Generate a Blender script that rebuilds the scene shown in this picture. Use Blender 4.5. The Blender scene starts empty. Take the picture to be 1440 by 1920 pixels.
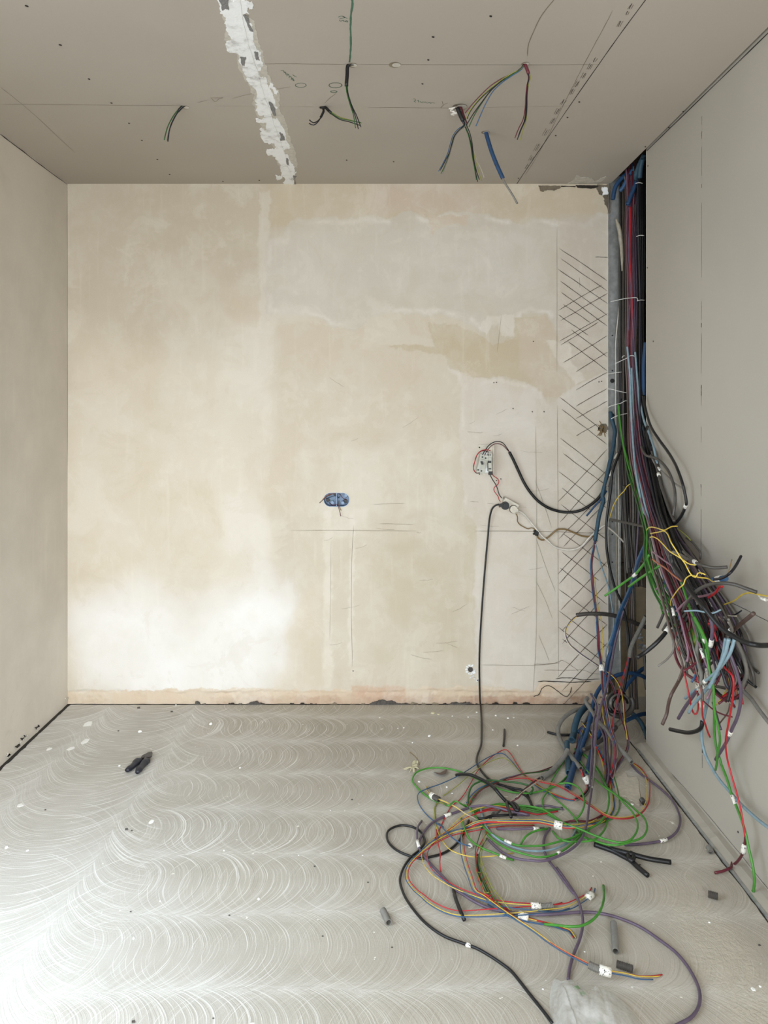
import bpy, bmesh, math, random
import numpy as np
from mathutils import Vector, Matrix

# ---------------------------------------------------------------- camera
# units are metres; the camera is level, 1.444 m above the floor, looking along +Y
F, CX, CY, CH = 1400.0, 709.0, 778.0, 1.444          # focal length and eye point on a 1440 x 1920 frame
XL, XR, YB, H = -1.551, 1.172, 3.73, 2.598           # left wall, right board, back wall, ceiling height
XE = 1.148                                           # right end of the back wall
YR = 3.263                                           # front-to-back end of the right board
sc = bpy.context.scene
col = sc.collection
cd = bpy.data.cameras.new('camera'); cam = bpy.data.objects.new('camera', cd); col.objects.link(cam)
cam.location = (0, 0, CH); cam.rotation_euler = (math.pi / 2, 0, 0)
cd.sensor_fit = 'VERTICAL'; cd.sensor_height = 24.0; cd.sensor_width = 18.0
cd.lens = F / 1920 * 24.0
cd.shift_x = (720 - CX) / 1920.0; cd.shift_y = -(960 - CY) / 1920.0
cd.clip_start = 0.05
sc.camera = cam

# ---------------------------------------------------------------- light
w = bpy.data.worlds.new('world'); sc.world = w; w.use_nodes = True
w.node_tree.nodes['Background'].inputs[0].default_value = (0.80, 0.90, 1.0, 1)
w.node_tree.nodes['Background'].inputs[1].default_value = 1.0
def area(name, loc, rot, sx, sy, power, colr, spread=180):
    l = bpy.data.lights.new(name, 'AREA'); l.shape = 'RECTANGLE'; l.size = sx; l.size_y = sy
    l.energy = power; l.color = colr; l.spread = math.radians(spread)
    o = bpy.data.objects.new(name, l); col.objects.link(o); o.location = loc; o.rotation_euler = rot
    return o
# daylight entering through the wide opening behind the camera
area('daylight_rear_opening', (-0.10, -2.65, 1.25), (math.radians(90), 0, 0), 2.4, 2.1, 68, (0.93, 0.965, 1.0))
# balcony opening low in the left wall, out of frame: sky light falling steeply onto the near left floor
area('daylight_left_opening', (XL - 0.04, 1.15, 1.35), Vector((1.0, 0.55, -0.85)).to_track_quat('-Z', 'Y').to_euler(), 1.6, 1.5, 13.5, (0.72, 0.87, 1.0), 140)
area('oblique_fill', (0.60, -2.55, 1.75), Vector((-2.1, 4.3, -1.95)).to_track_quat('-Z', 'Y').to_euler(), 0.9, 1.0, 15, (0.82, 0.92, 1.0), 60)  # added fill lamp for the left floor and lower left back wall
sc.view_settings.view_transform = 'Standard'; sc.view_settings.look = 'None'
sc.view_settings.gamma = 1.0; sc.view_settings.use_curve_mapping = False
sc.view_settings.exposure = 0.9

# ---------------------------------------------------------------- helpers
rnd = random.Random(7)
nrs = np.random.RandomState(11)
def lin(c):
    return tuple(((v / 255) / 12.92 if v / 255 <= 0.04045 else ((v / 255 + 0.055) / 1.055) ** 2.4) for v in c)

class NT:
    def __init__(s, name):
        s.m = bpy.data.materials.new(name); s.m.use_nodes = True
        s.t = s.m.node_tree; s.b = s.t.nodes['Principled BSDF']
        s.co = s.t.nodes.new('ShaderNodeTexCoord').outputs['Object']
    def n(s, ty, **k):
        nd = s.t.nodes.new('ShaderNode' + ty)
        for a, v in k.items(): setattr(nd, a, v)
        return nd
    def put(s, sock, v):
        if hasattr(v, 'is_linked') or isinstance(v, bpy.types.NodeSocket): s.t.links.new(v, sock)
        elif isinstance(v, (tuple, list)) and len(v) == 3 and sock.type == 'RGBA': sock.default_value = (*v, 1)
        else: sock.default_value = v
    def math(s, op, *a, clamp=False):
        nd = s.n('Math', operation=op, use_clamp=clamp)
        for i, v in enumerate(a): s.put(nd.inputs[i], v)
        return nd.outputs[0]
    def vmath(s, op, *a):
        nd = s.n('VectorMath', operation=op)
        for i, v in enumerate(a): s.put(nd.inputs[i], v)
        return nd.outputs[0]
    def sep(s, v):
        nd = s.n('SeparateXYZ'); s.put(nd.inputs[0], v); return nd.outputs
    def comb(s, x, y, z):
        nd = s.n('CombineXYZ')
        for i, v in enumerate((x, y, z)): s.put(nd.inputs[i], v)
        return nd.outputs[0]
    def noise(s, vec, scale, detail=4, rough=0.55, dist=0.0, colr=False):
        nd = s.n('TexNoise'); s.put(nd.inputs['Vector'], vec)
        nd.inputs['Scale'].default_value = scale; nd.inputs['Detail'].default_value = detail
        nd.inputs['Roughness'].default_value = rough; nd.inputs['Distortion'].default_value = dist
        return nd.outputs['Color' if colr else 'Fac']
    def rng(s, v, a, b, c=0.0, d=1.0, sm=True):
        nd = s.n('MapRange', interpolation_type='SMOOTHSTEP' if sm else 'LINEAR')
        for i, x in enumerate((v, a, b, c, d)): s.put(nd.inputs[i], x)
        return nd.outputs[0]
    def mix(s, f, a, b, mode='MIX'):
        nd = s.n('Mix', data_type='RGBA', blend_type=mode)
        s.put(nd.inputs['Factor'], f); s.put(nd.inputs[6], a); s.put(nd.inputs[7], b)
        return nd.outputs[2]
    def bump(s, h, strength=0.3, dist=0.002, prev=None):
        nd = s.n('Bump'); nd.inputs['Strength'].default_value = strength; nd.inputs['Distance'].default_value = dist
        s.put(nd.inputs['Height'], h)
        if prev is not None: s.put(nd.inputs['Normal'], prev)
        return nd.outputs[0]
    def end(s, colr=None, rough=None, normal=None, metal=None, spec=None):
        if colr is not None: s.put(s.b.inputs['Base Color'], colr)
        if rough is not None: s.put(s.b.inputs['Roughness'], rough)
        if normal is not None: s.put(s.b.inputs['Normal'], normal)
        if metal is not None: s.b.inputs['Metallic'].default_value = metal
        if spec is not None: s.b.inputs['Specular IOR Level'].default_value = spec
        return s.m

_mc = {}
def plain(name, rgb, rough=0.5, metal=0.0, var=0.10, scale=60, spec=0.5):
    if name in _mc: return _mc[name]
    t = NT(name); c = lin(rgb)
    f = t.noise(t.co, scale, 4)
    d = tuple(v * (1 - var) for v in c); e = tuple(min(1, v * (1 + var)) for v in c)
    _mc[name] = t.end(t.mix(t.rng(f, .3, .7), d, e), rough, t.bump(f, 0.06, 0.001), metal, spec)
    return _mc[name]

def link(name, me, mats, parent=None, loc=None):
    o = bpy.data.objects.new(name, me); col.objects.link(o)
    for m in (mats if isinstance(mats, (list, tuple)) else [mats]): me.materials.append(m)
    if loc is not None: o.location = loc
    if parent is not None:
        o.parent = parent; o.matrix_parent_inverse = Matrix.Identity(4)
        if loc is None: o.location = -Vector(root_loc(parent))
    return o
def root_loc(o):
    v = Vector((0, 0, 0))
    while o is not None: v += Vector(o.location); o = o.parent
    return v
def meta(o, label=None, cat=None, group=None, kind=None):
    if label: o['label'] = label
    if cat: o['category'] = cat
    if group: o['group'] = group
    if kind: o['kind'] = kind
    return o
def empty(name, loc, label=None, cat=None, group=None):
    o = bpy.data.objects.new(name, None); col.objects.link(o); o.location = loc; o.empty_display_size = 0.05
    return meta(o, label, cat, group)
def mesh(name, V, Fc, mi=None, smooth=False):
    me = bpy.data.meshes.new(name); me.from_pydata([tuple(map(float, v)) for v in V], [], [tuple(int(i) for i in f) for f in Fc])
    if mi is not None: me.polygons.foreach_set('material_index', np.array(mi, dtype=np.int32))
    if smooth: me.polygons.foreach_set('use_smooth', np.ones(len(me.polygons), dtype=bool))
    me.update(); return me

class MB:                                            # collects verts/faces of ONE mesh
    def __init__(s): s.V = []; s.F = []; s.M = []
    def add(s, V, Fc, m=0):
        k = len(s.V); s.V += [tuple(v) for v in V]; s.F += [tuple(i + k for i in f) for f in Fc]; s.M += [m] * len(Fc); return s
    def box(s, a, b, m=0):
        x0, y0, z0 = a; x1, y1, z1 = b
        V = [(x0,y0,z0),(x1,y0,z0),(x1,y1,z0),(x0,y1,z0),(x0,y0,z1),(x1,y0,z1),(x1,y1,z1),(x0,y1,z1)]
        return s.add(V, [(0,3,2,1),(4,5,6,7),(0,1,5,4),(1,2,6,5),(2,3,7,6),(3,0,4,7)], m)
    def obox(s, c, ax, ay, az, m=0):                  # oriented box, half-axis vectors
        c = Vector(c); ax, ay, az = Vector(ax), Vector(ay), Vector(az)
        V = [c + ax*i + ay*j + az*k for k in (-1,1) for (i,j) in ((-1,-1),(1,-1),(1,1),(-1,1))]
        return s.add(V, [(0,3,2,1),(4,5,6,7),(0,1,5,4),(1,2,6,5),(2,3,7,6),(3,0,4,7)], m)
    def disc(s, c, n, r, t, m=0, seg=20, e=1.0):      # short cylinder along n
        n = Vector(n).normalized(); u = n.orthogonal().normalized(); v = n.cross(u); c = Vector(c)
        V = [c + u*(r*math.cos(6.2832*i/seg)) + v*(r*e*math.sin(6.2832*i/seg)) + n*k for k in (0, t) for i in range(seg)]
        Fc = [(i, (i+1)%seg, seg+(i+1)%seg, seg+i) for i in range(seg)] + [tuple(range(seg-1,-1,-1)), tuple(range(seg, 2*seg))]
        return s.add(V, Fc, m)
    def build(s, name, mats, parent=None, loc=None, smooth=False):
        if loc is not None and parent is None:
            L = Vector(loc); V = [tuple(Vector(v) - L) for v in s.V]
            return link(name, mesh(name, V, s.F, s.M, smooth), mats, None, L)
        return link(name, mesh(name, s.V, s.F, s.M, smooth), mats, parent)

# photo tiles used as tracing references: name -> (x0, y0, scale); every trace gets its own real surface and depth
TILE = dict(A=(1000,200,4.8), B=(1040,560,4.8), C=(1020,920,6.4), D=(1180,940,5.538), E=(1200,1160,6.0), F=(1000,1200,5.143),
            G=(700,1380,4.8), H=(960,1400,4.5), I=(700,1620,4.0), J=(1020,1600,3.4286), K=(1200,1300,4.571), L=(1130,640,8.47),
            M=(1140,860,9.0), N=(1030,1280,6.857), O=(380,340,1.846), P=(120,860,1.846), Q=(860,800,7.2), R=(400,0,4.0), S=(740,0,4.0),
            T=(0,0,3.0), U=(1010,1800,6.26), X=(0,0,1.0), W=(580,900,14.4), Y=(200,1380,10.286), Z=(0,1280,2.88))
def tr(t, *pts):
    if len(pts) == 1 and isinstance(pts[0], list): pts = pts[0]
    x0, y0, s = TILE[t]
    return [(x0 + x / s, y0 + y / s) for x, y in pts]
def depth(px, py, d): return Vector(((px - CX) / F * d, d, CH - (py - CY) / F * d))
def on_floor(px, py, h=0.0): return depth(px, py, (CH - h) * F / (py - CY))
def on_ceil(px, py, h=0.0): return depth(px, py, (H - h - CH) * F / (CY - py))
def on_back(px, py, off=0.0): return depth(px, py, YB - off)
def on_right(px, py, off=0.0): return depth(px, py, (XR - off) * F / (px - CX))
def on_left(px, py, off=0.0): return depth(px, py, (XL + off) * F / (px - CX))

def sm(pts, n=None, closed=False):                   # Catmull-Rom through points of any dimension
    P = np.array(pts, dtype=float); m = len(P)
    if m < 3: 
        t = np.linspace(0, 1, n or 12)[:, None]; return P[0] * (1 - t) + P[-1] * t
    Q = np.vstack([2 * P[0] - P[1], P, 2 * P[-1] - P[-2]])
    seg = np.maximum(np.linalg.norm(np.diff(Q, axis=0), axis=1), 1e-9) ** 0.5
    T = np.concatenate([[0], np.cumsum(seg)])
    n = n or m * 8
    u = np.linspace(T[1], T[-2], n); out = np.zeros((n, P.shape[1]))
    for j, t in enumerate(u):
        i = min(max(int(np.searchsorted(T, t, 'right') - 1), 1), m - 1)
        p0, p1, p2, p3 = Q[i-1], Q[i], Q[i+1], Q[i+2]; t0, t1, t2, t3 = T[i-1], T[i], T[i+1], T[i+2]
        A1 = (t1-t)/(t1-t0)*p0 + (t-t0)/(t1-t0)*p1; A2 = (t2-t)/(t2-t1)*p1 + (t-t1)/(t2-t1)*p2; A3 = (t3-t)/(t3-t2)*p2 + (t-t2)/(t3-t2)*p3
        B1 = (t2-t)/(t2-t0)*A1 + (t-t0)/(t2-t0)*A2; B2 = (t3-t)/(t3-t1)*A2 + (t-t1)/(t3-t1)*A3
        out[j] = (t2-t)/(t2-t1)*B1 + (t-t1)/(t2-t1)*B2
    return out
def resample(P, step):
    d = np.linalg.norm(np.diff(P, axis=0), axis=1); s = np.concatenate([[0], np.cumsum(d)])
    n = max(3, int(s[-1] / step) + 1); u = np.linspace(0, s[-1], n)
    return np.stack([np.interp(u, s, P[:, k]) for k in range(P.shape[1])], 1)
def frames(P):
    T = np.gradient(P, axis=0); T /= np.maximum(np.linalg.norm(T, axis=1), 1e-9)[:, None]
    U = np.zeros_like(P); a = np.array([0, 0, 1.0]) if abs(T[0][2]) < .9 else np.array([1.0, 0, 0])
    u = np.cross(T[0], a); u /= np.linalg.norm(u)
    for i in range(len(P)):
        u = u - T[i] * np.dot(u, T[i]); u /= max(np.linalg.norm(u), 1e-9); U[i] = u
    return T, U, np.cross(T, U)
def tube_arrays(P, r, seg=8, hollow=False, corr=0.0, flat=None):
    n = len(P); T, U, W = frames(P)
    rr = np.full(n, r) if np.isscalar(r) else np.array(r)
    if corr: rr = rr * np.where(np.arange(n) % 2 == 0, 1.0, 1 - corr)
    C, R = [P[i] for i in range(n)], [rr[i] for i in range(n)]
    idx = list(range(n))
    if hollow:                                       # open ends: rim and a short inner bore
        k = max(2, min(n // 3, int(0.03 / max(np.linalg.norm(P[1] - P[0]), 1e-5))))
        idx = [k, 0] + idx + [n - 1, n - 1 - k]; C = [P[k], P[0]] + C + [P[-1], P[-1 - k]]; R = [r * .72, r * .72] + R + [r * .72, r * .72] if np.isscalar(r) else R
    idx = np.array(idx); C = np.array(C); R = np.array(R); m = len(C)
    a = np.arange(seg) * 2 * math.pi / seg
    ca, sa = np.cos(a), np.sin(a)
    V = C[:, None, :] + R[:, None, None] * (ca[None, :, None] * U[idx][:, None, :] + sa[None, :, None] * W[idx][:, None, :])
    V = V.reshape(-1, 3)
    i = np.arange(m - 1)[:, None] * seg; j = np.arange(seg)[None, :]; j2 = (j + 1) % seg
    Fq = np.stack([i + j, i + j2, i + seg + j2, i + seg + j], -1).reshape(-1, 4)
    Fc = [tuple(f) for f in Fq] + [tuple(range(seg - 1, -1, -1)), tuple(range((m - 1) * seg, m * seg))]
    return V, Fc
def keep_in(P, r):                                   # rest on the floor and stay in front of the walls
    P = P.copy(); P[:, 2] = np.maximum(P[:, 2], r + .0005)
    m = (P[:, 1] < YR + .02) & (P[:, 0] > XR - r - .001) & (P[:, 0] < XR + .03)
    P[m, 0] = XR - r - .001
    m = (P[:, 0] < XE) & (P[:, 1] > YB - r - .001); P[m, 1] = YB - r - .001
    return P
def tube(name, P, r, mat, parent=None, seg=8, step=0.008, hollow=False, corr=0.0, smooth=True, rs=True, clampit=True):
    P = np.array(P, dtype=float)
    if rs: P = resample(P, 0.0022 if corr else step)
    if clampit: P = keep_in(P, float(np.max(r)))
    V, Fc = tube_arrays(P, r, seg, hollow, corr)
    if corr: smooth = False
    if parent is None:
        L = P[0].copy(); me = mesh(name, V - L, Fc, None, smooth); return link(name, me, mat, None, L)
    return link(name, mesh(name, V, Fc, None, smooth), mat, parent)

def interp(v, n):
    if np.isscalar(v): return np.full(n, float(v))
    return np.interp(np.linspace(0, 1, n), np.linspace(0, 1, len(v)), v)
def tidy(px):                                        # drop doubled and backward points where two tiles join
    out = [np.array(px[0], float)]
    for i, p in enumerate(px[1:], 1):
        p = np.array(p, float); v = p - out[-1]; L = np.linalg.norm(v); last = i == len(px) - 1
        if L < 1.2 and not last: continue
        if len(out) > 1 and not last:
            d = out[-1] - out[-2]; c = float(v @ d) / max(L * np.linalg.norm(d), 1e-9)
            if c < -.35 and L < 45: continue
        out.append(p)
    return [tuple(p) for p in out]
def trace(px, surf, val=0.0, step=0.007, lift=0.0):  # photo outline -> 3-D curve on a real surface or at a real depth
    px = tidy(px); Q = sm(px, max(24, len(px) * 14)); v = interp(val, len(Q)); t = np.linspace(0, 1, len(Q))
    out = []
    for (x, y), d, s in zip(Q, v, t):
        if surf == 'floor': p = on_floor(x, y, d + lift * min(1, 4 * s, 4 * (1 - s)))
        elif surf == 'back': p = on_back(x, y, d)
        elif surf == 'right': p = on_right(x, y, d)
        elif surf == 'ceil': p = on_ceil(x, y, d)
        else:
            if y > CY + 20: d = min(d, (CH - max(.004, lift)) * F / (y - CY))      # never below the floor
            p = depth(x, y, d)
        if surf == 'depth' and p[1] < YR + .02 and p[0] > XR - .006: p = on_right(x, y, .008)
        out.append(p)
    return np.array(out)
def ribbon(mb, pts3, nrm, width, m=0, taper=True):   # thin pencil, crack or scratch line lying on a surface
    P = np.array([tuple(p) for p in pts3]); n = np.array(nrm, dtype=float); k = len(P)
    T = np.gradient(P, axis=0); S = np.cross(T, n); S /= np.maximum(np.linalg.norm(S, axis=1), 1e-9)[:, None]
    wv = np.full(k, width / 2) * (0.75 + 0.5 * nrs.rand(k))
    if taper: wv[0] *= .3; wv[-1] *= .3
    V = np.vstack([P + S * wv[:, None], P - S * wv[:, None]])
    Fc = [(i, i + 1, k + i + 1, k + i) for i in range(k - 1)]
    nn = np.cross(V[1] - V[0], V[k] - V[0])
    if np.dot(nn, n) < 0: Fc = [f[::-1] for f in Fc]
    mb.add(V, Fc, m)
def jit(pts, amp, seed=0, n=None):
    q = sm(pts, n or max(8, len(pts) * 5)) if len(pts) > 2 else np.linspace(pts[0], pts[1], n or 10)
    r = np.random.RandomState(seed + 1); a = r.randn(len(q), 2); a = (a + np.roll(a, 1, 0) + np.roll(a, 2, 0)) / 3
    return np.array(q) + a * amp
def ragged(pts, amp=2.0, seed=1, depth_=4):          # midpoint-displaced closed outline
    r = np.random.RandomState(seed); P = [np.array(p, float) for p in pts]; a = amp
    for _ in range(depth_):
        Q = []
        for i, p in enumerate(P):
            q = P[(i + 1) % len(P)]; L = np.linalg.norm(q - p)
            Q.append(p)
            if L > 1.2: Q.append((p + q) / 2 + r.randn(2) * min(a, L * .22))
        P = Q; a *= .62
    return P
def slab(mb, pts3, nrm, t, m=0, inset=0.0):          # thin raised flake of plaster or putty from an outline
    n = Vector(nrm); k = len(pts3); base = [Vector(p) for p in pts3]
    top = [p + n * t for p in base]
    a = n.orthogonal().normalized(); b = n.cross(a)
    ar = sum((base[i].dot(a) * base[(i+1) % k].dot(b) - base[(i+1) % k].dot(a) * base[i].dot(b)) for i in range(k))
    idx = list(range(k)) if ar > 0 else list(range(k - 1, -1, -1))
    from mathutils.geometry import delaunay_2d_cdt
    p2 = [Vector((p.dot(a), p.dot(b))) for p in base]
    vs, _, fs, ov, _, _ = delaunay_2d_cdt(p2, [], [idx], 1, 1e-6)
    off = base[0].dot(n); c0 = [a * v.x + b * v.y + n * off for v in vs]; kk = len(c0)
    V = [p + n * t for p in c0]; Fc = []
    for f in fs:
        f = list(f)
        ar2 = sum(vs[f[i]].x * vs[f[(i+1) % len(f)]].y - vs[f[(i+1) % len(f)]].x * vs[f[i]].y for i in range(len(f)))
        Fc.append(tuple(f if ar2 > 0 else f[::-1]))
    mb.add(V, Fc, m); V = base + top; Fc = []
    for j in range(k):
        i0, i1 = idx[j], idx[(j + 1) % k]; Fc.append((i0, i1, k + i1, k + i0))
    mb.add(V, Fc, m)

# ---------------------------------------------------------------- room materials
def mat_floor():
    t = NT('dusty_screed'); X, Y, Z = t.sep(t.co)
    warp = t.noise(t.co, 1.3, 2); wx = t.math('MULTIPLY', t.math('SUBTRACT', warp, .5), .15)
    w2 = t.math('MULTIPLY', t.math('SUBTRACT', t.noise(t.co, 7, 3), .5), .014)
    def family(U, Vv, per, off, R, seed, sgn=1.0, freq=250, dens=.59):
        q = t.math('ADD', t.math('DIVIDE', t.math('SUBTRACT', t.math('ADD', Vv, wx), off), per), .5)
        row = t.math('FLOOR', q); f = t.math('MULTIPLY', t.math('SUBTRACT', t.math('SUBTRACT', q, row), .5), per)   # across the row
        rr = t.math('MULTIPLY', t.math('SINE', t.math('MULTIPLY', row, 12.9)), .012)
        arc = t.math('SQRT', t.math('MAXIMUM', t.math('SUBTRACT', R * R, t.math('MULTIPLY', f, f)), 0.0001))
        ph = t.math('SUBTRACT', t.math('ADD', U, w2), t.math('MULTIPLY', t.math('ADD', arc, rr), sgn * 1.15))
        vec = t.comb(t.math('MULTIPLY', ph, freq), t.math('MULTIPLY', f, 3.0), t.math('ADD', t.math('MULTIPLY', row, 7.3), seed))
        nz = t.noise(vec, 1.0, 3, .6)
        fine = t.noise(t.comb(t.math('MULTIPLY', ph, freq * 2.3), t.math('MULTIPLY', f, 9.0), t.math('ADD', t.math('MULTIPLY', row, 3.3), seed + 5)), 1.0, 2, .6)
        ln = t.math('MULTIPLY', t.rng(nz, dens - .04, dens + .07), t.rng(fine, .38, .60, .35, 1.0))
        edge = t.rng(t.math('ABSOLUTE', f), per * .30, per * .53)
        return ln, edge, nz
    a1, e1, n1 = family(X, Y, .285, 2.018, .162, 1.0)
    a2, e2, n2 = family(X, Y, .285, 2.018, .162, 1.0, -1.0, 250, .615)
    b1, f1, m1 = family(Y, X, .43, -1.13, .235, 3.0, -1.0, 200, .575)
    b2, f2, m2 = family(Y, X, .43, -1.13, .235, 3.0, 1.0, 200, .61)
    edgeL = t.math('ADD', X, t.math('MULTIPLY', t.math('SUBTRACT', t.noise(t.co, 2.2, 3), .5), .40))
    left = t.rng(edgeL, -.90, -.70, 1.0, 0.0)
    def blend(a, b): return t.math('ADD', t.math('MULTIPLY', a, t.math('SUBTRACT', 1.0, left)), t.math('MULTIPLY', b, left))
    right_fade = t.rng(X, -.75, .55, 1.0, .30)
    lines = t.math('MULTIPLY', blend(t.math('MAXIMUM', a1, t.math('MULTIPLY', a2, .8)), t.math('MAXIMUM', b1, t.math('MULTIPLY', b2, .8))), right_fade)
    band = blend(e1, f1)
    grain = t.noise(t.co, 260, 4, .7); mid = t.noise(t.co, 14, 5, .6); big = t.noise(t.co, 1.7, 3, .5)
    scr = t.noise(t.comb(t.math('MULTIPLY', X, 10.0), t.math('MULTIPLY', Y, 130.0), 0.0), 1.0, 4, .7)   # fine trowel drag inside the joins
    c = t.mix(t.rng(big, .3, .7), lin((166, 158, 145)), lin((182, 174, 161)))
    c = t.mix(t.math('MULTIPLY', t.rng(mid, .35, .7), .35), c, lin((164, 155, 139)))
    c = t.mix(t.math('MULTIPLY', t.rng(grain, .3, .75), .30), c, lin((208, 201, 188)))
    c = t.mix(t.math('MULTIPLY', band, t.rng(t.math('ADD', t.math('MULTIPLY', scr, .5), t.math('MULTIPLY', mid, .5)), .38, .62, .10, .60)), c, lin((214, 210, 203)))
    c = t.mix(t.math('MULTIPLY', t.rng(blend(n1, m1), .46, .34), .28), c, lin((138, 128, 112)))
    c = t.mix(t.math('MULTIPLY', lines, .9), c, lin((236, 233, 227)))
    # dusty white build-up towards the near left, with the daylight white-out there painted in
    dust_glow = t.rng(t.math('ADD', t.math('SUBTRACT', t.math('MULTIPLY', X, -.62), t.math('MULTIPLY', t.math('SUBTRACT', Y, 2.4), .20)), t.math('MULTIPLY', t.math('SUBTRACT', t.noise(t.co, 3.0, 5, .6), .5), .8)), -.05, 1.0)
    c = t.mix(t.math('MULTIPLY', dust_glow, t.math('ADD', .38, t.math('MULTIPLY', lines, .35))), c, lin((240, 240, 239)))
    flake = t.math('MULTIPLY', t.rng(t.noise(t.co, 38, 2, .5), .735, .76), .8)
    c = t.mix(flake, c, lin((238, 234, 224)))
    # worn lighter, rougher strip of dropped plaster at the right hand side
    st = t.math('ABSOLUTE', t.math('SUBTRACT', t.math('ADD', X, t.math('MULTIPLY', t.math('SUBTRACT', mid, .5), .10)), .92))
    smear = t.math('MULTIPLY', t.rng(st, .03, .13, 1.0, 0.0), t.rng(Y, 2.0, 2.5, 1.0, .0))
    rough_s = t.math('MULTIPLY', smear, t.noise(t.co, 45, 4, .6, 1.5))
    c = t.mix(t.math('MULTIPLY', rough_s, .7), c, lin((212, 203, 184)))
    hgt = t.math('ADD', t.math('ADD', t.math('MULTIPLY', blend(n1, m1), 1.6), t.math('MULTIPLY', grain, .5)), t.math('MULTIPLY', rough_s, 4.0))
    return t.end(c, .88, t.bump(hgt, .5, .0016), spec=.25)

def mat_plaster(name, a, b, attr=None, g=.10):
    t = NT(name)
    n1 = t.noise(t.co, 1.6, 5, .6); n2 = t.noise(t.co, 9, 6, .65); n3 = t.noise(t.co, 240, 3, .6)
    X, Y, Z = t.sep(t.co)
    drag = t.noise(t.comb(t.math('MULTIPLY', X, 30.0), t.math('MULTIPLY', Y, 30.0), t.math('MULTIPLY', Z, 2.5)), 1.0, 4, .6)
    if attr:
        at = t.n('Attribute', attribute_name=attr); c = at.outputs['Color']
        c = t.mix(t.math('MULTIPLY', t.rng(n2, .42, .66), .24), c, lin(b))
        c = t.mix(t.math('MULTIPLY', t.rng(n1, .42, .62), .22), c, lin(a))
        n4 = t.noise(t.co, 4.5, 7, .7, .6); c = t.mix(t.math('MULTIPLY', t.rng(n4, .54, .60), .16), c, lin((230, 222, 208)))
        c = t.mix(t.math('MULTIPLY', t.rng(n4, .46, .41), .12), c, lin((190, 174, 146)))
    else:
        c = t.mix(t.rng(n1, .3, .7), lin(a), lin(b))
    c = t.mix(t.math('MULTIPLY', t.rng(n3, .3, .7), g), c, (1, 1, 1), 'SOFT_LIGHT')
    c = t.mix(t.math('MULTIPLY', t.rng(drag, .55, .75), .14), c, lin((236, 229, 214)))
    h = t.math('ADD', t.math('MULTIPLY', n3, .3), t.math('ADD', t.math('MULTIPLY', n2, 1.0), t.math('MULTIPLY', drag, .4)))
    return t.end(c, .9, t.bump(h, .35, .002), spec=.25)
def mat_board(name, a, b):
    t = NT(name)
    n1 = t.noise(t.co, 1.2, 3, .5); n3 = t.noise(t.co, 330, 3, .7)
    c = t.mix(t.rng(n1, .3, .7), lin(a), lin(b)); c = t.mix(t.math('MULTIPLY', n3, .14), c, lin((120, 112, 100)))
    return t.end(c, .93, t.bump(n3, .15, .0006), spec=.2)
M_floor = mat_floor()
M_left = mat_plaster('left_wall_plaster', (206, 197, 184), (222, 213, 200))
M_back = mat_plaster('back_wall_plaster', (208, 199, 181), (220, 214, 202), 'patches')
M_ceil = mat_board('ceiling_gypsum_board', (178, 169, 157), (184, 175, 163))
M_board = mat_board('right_gypsum_board', (174, 167, 156), (181, 174, 162))
M_edge = plain('gypsum_core', (214, 208, 196), .9)
M_pencil = plain('pencil_mark', (122, 111, 94), .9)
M_green = plain('green_marker', (70, 104, 84), .8)
M_crack = plain('dark_crack', (46, 40, 34), .95)
M_scratch = plain('scored_groove', (74, 60, 48), .95)
M_ash = plain('ash_plaster', (82, 77, 72), .95, var=.3, scale=90)
M_putty = None
def mat_putty():
    t = NT('white_joint_putty'); n = t.noise(t.co, 30, 5, .65); n2 = t.noise(t.co, 9, 3)
    c = t.mix(t.math('MULTIPLY', t.rng(n, .45, .68), t.rng(n2, .4, .6)), lin((243, 243, 242)), lin((196, 194, 190)))
    return t.end(c, .85, t.bump(n, .7, .004), spec=.3)
M_putty = mat_putty()
def mat_masonry():
    t = NT('raw_masonry'); n = t.noise(t.co, 12, 6, .65); n2 = t.noise(t.co, 3, 2)
    c = t.mix(t.rng(n, .3, .7), lin((104, 92, 76)), lin((160, 146, 122))); c = t.mix(t.rng(n2, .4, .6, 0, .5), c, lin((84, 76, 66)))
    return t.end(c, .95, t.bump(n, .8, .006))
M_mason = mat_masonry()
M_zinc = plain('galvanised_steel', (182, 184, 182), .36, .6, .16, 35)
M_rear = plain('rear_wall_plaster', (200, 192, 176), .9)

# ---------------------------------------------------------------- floor and plain shell
mb = MB(); mb.add([(XL, -2.7, 0), (1.6, -2.7, 0), (1.6, 3.95, 0), (XL, 3.95, 0)], [(0, 1, 2, 3)])
mb.add([(XL - .2, -2.8, -.12), (1.7, -2.8, -.12), (1.7, 4.0, -.12), (XL - .2, 4.0, -.12)], [(3, 2, 1, 0)])
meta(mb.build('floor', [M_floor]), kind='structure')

# back wall: a fine grid that carries the patch colours, with an oval opening for the sunk switch box
def fbm(shape, cell, seed, octs=5, pers=.55):
    r = np.random.RandomState(seed); out = np.zeros(shape); amp = 1; tot = 0
    for o in range(octs):
        c = max(1.0, cell / 2 ** o); gh, gw = int(shape[0] / c) + 3, int(shape[1] / c) + 3
        g = r.rand(gh, gw); yy = np.arange(shape[0]) / c; xx = np.arange(shape[1]) / c
        y0 = yy.astype(int); x0 = xx.astype(int); fy = (yy - y0)[:, None]; fx = (xx - x0)[None, :]
        fy = fy * fy * (3 - 2 * fy); fx = fx * fx * (3 - 2 * fx)
        v = g[y0][:, x0] * (1-fy) * (1-fx) + g[y0][:, x0+1] * (1-fy) * fx + g[y0+1][:, x0] * fy * (1-fx) + g[y0+1][:, x0+1] * fy * fx
        out += amp * v; tot += amp; amp *= pers
    return out / tot
NXg, NZg = 600, 578
gx = np.linspace(XL, XE, NXg); gz = np.linspace(0, H, NZg)
PX = CX + gx * F / YB; PY = CY + (CH - gz) * F / YB
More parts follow.
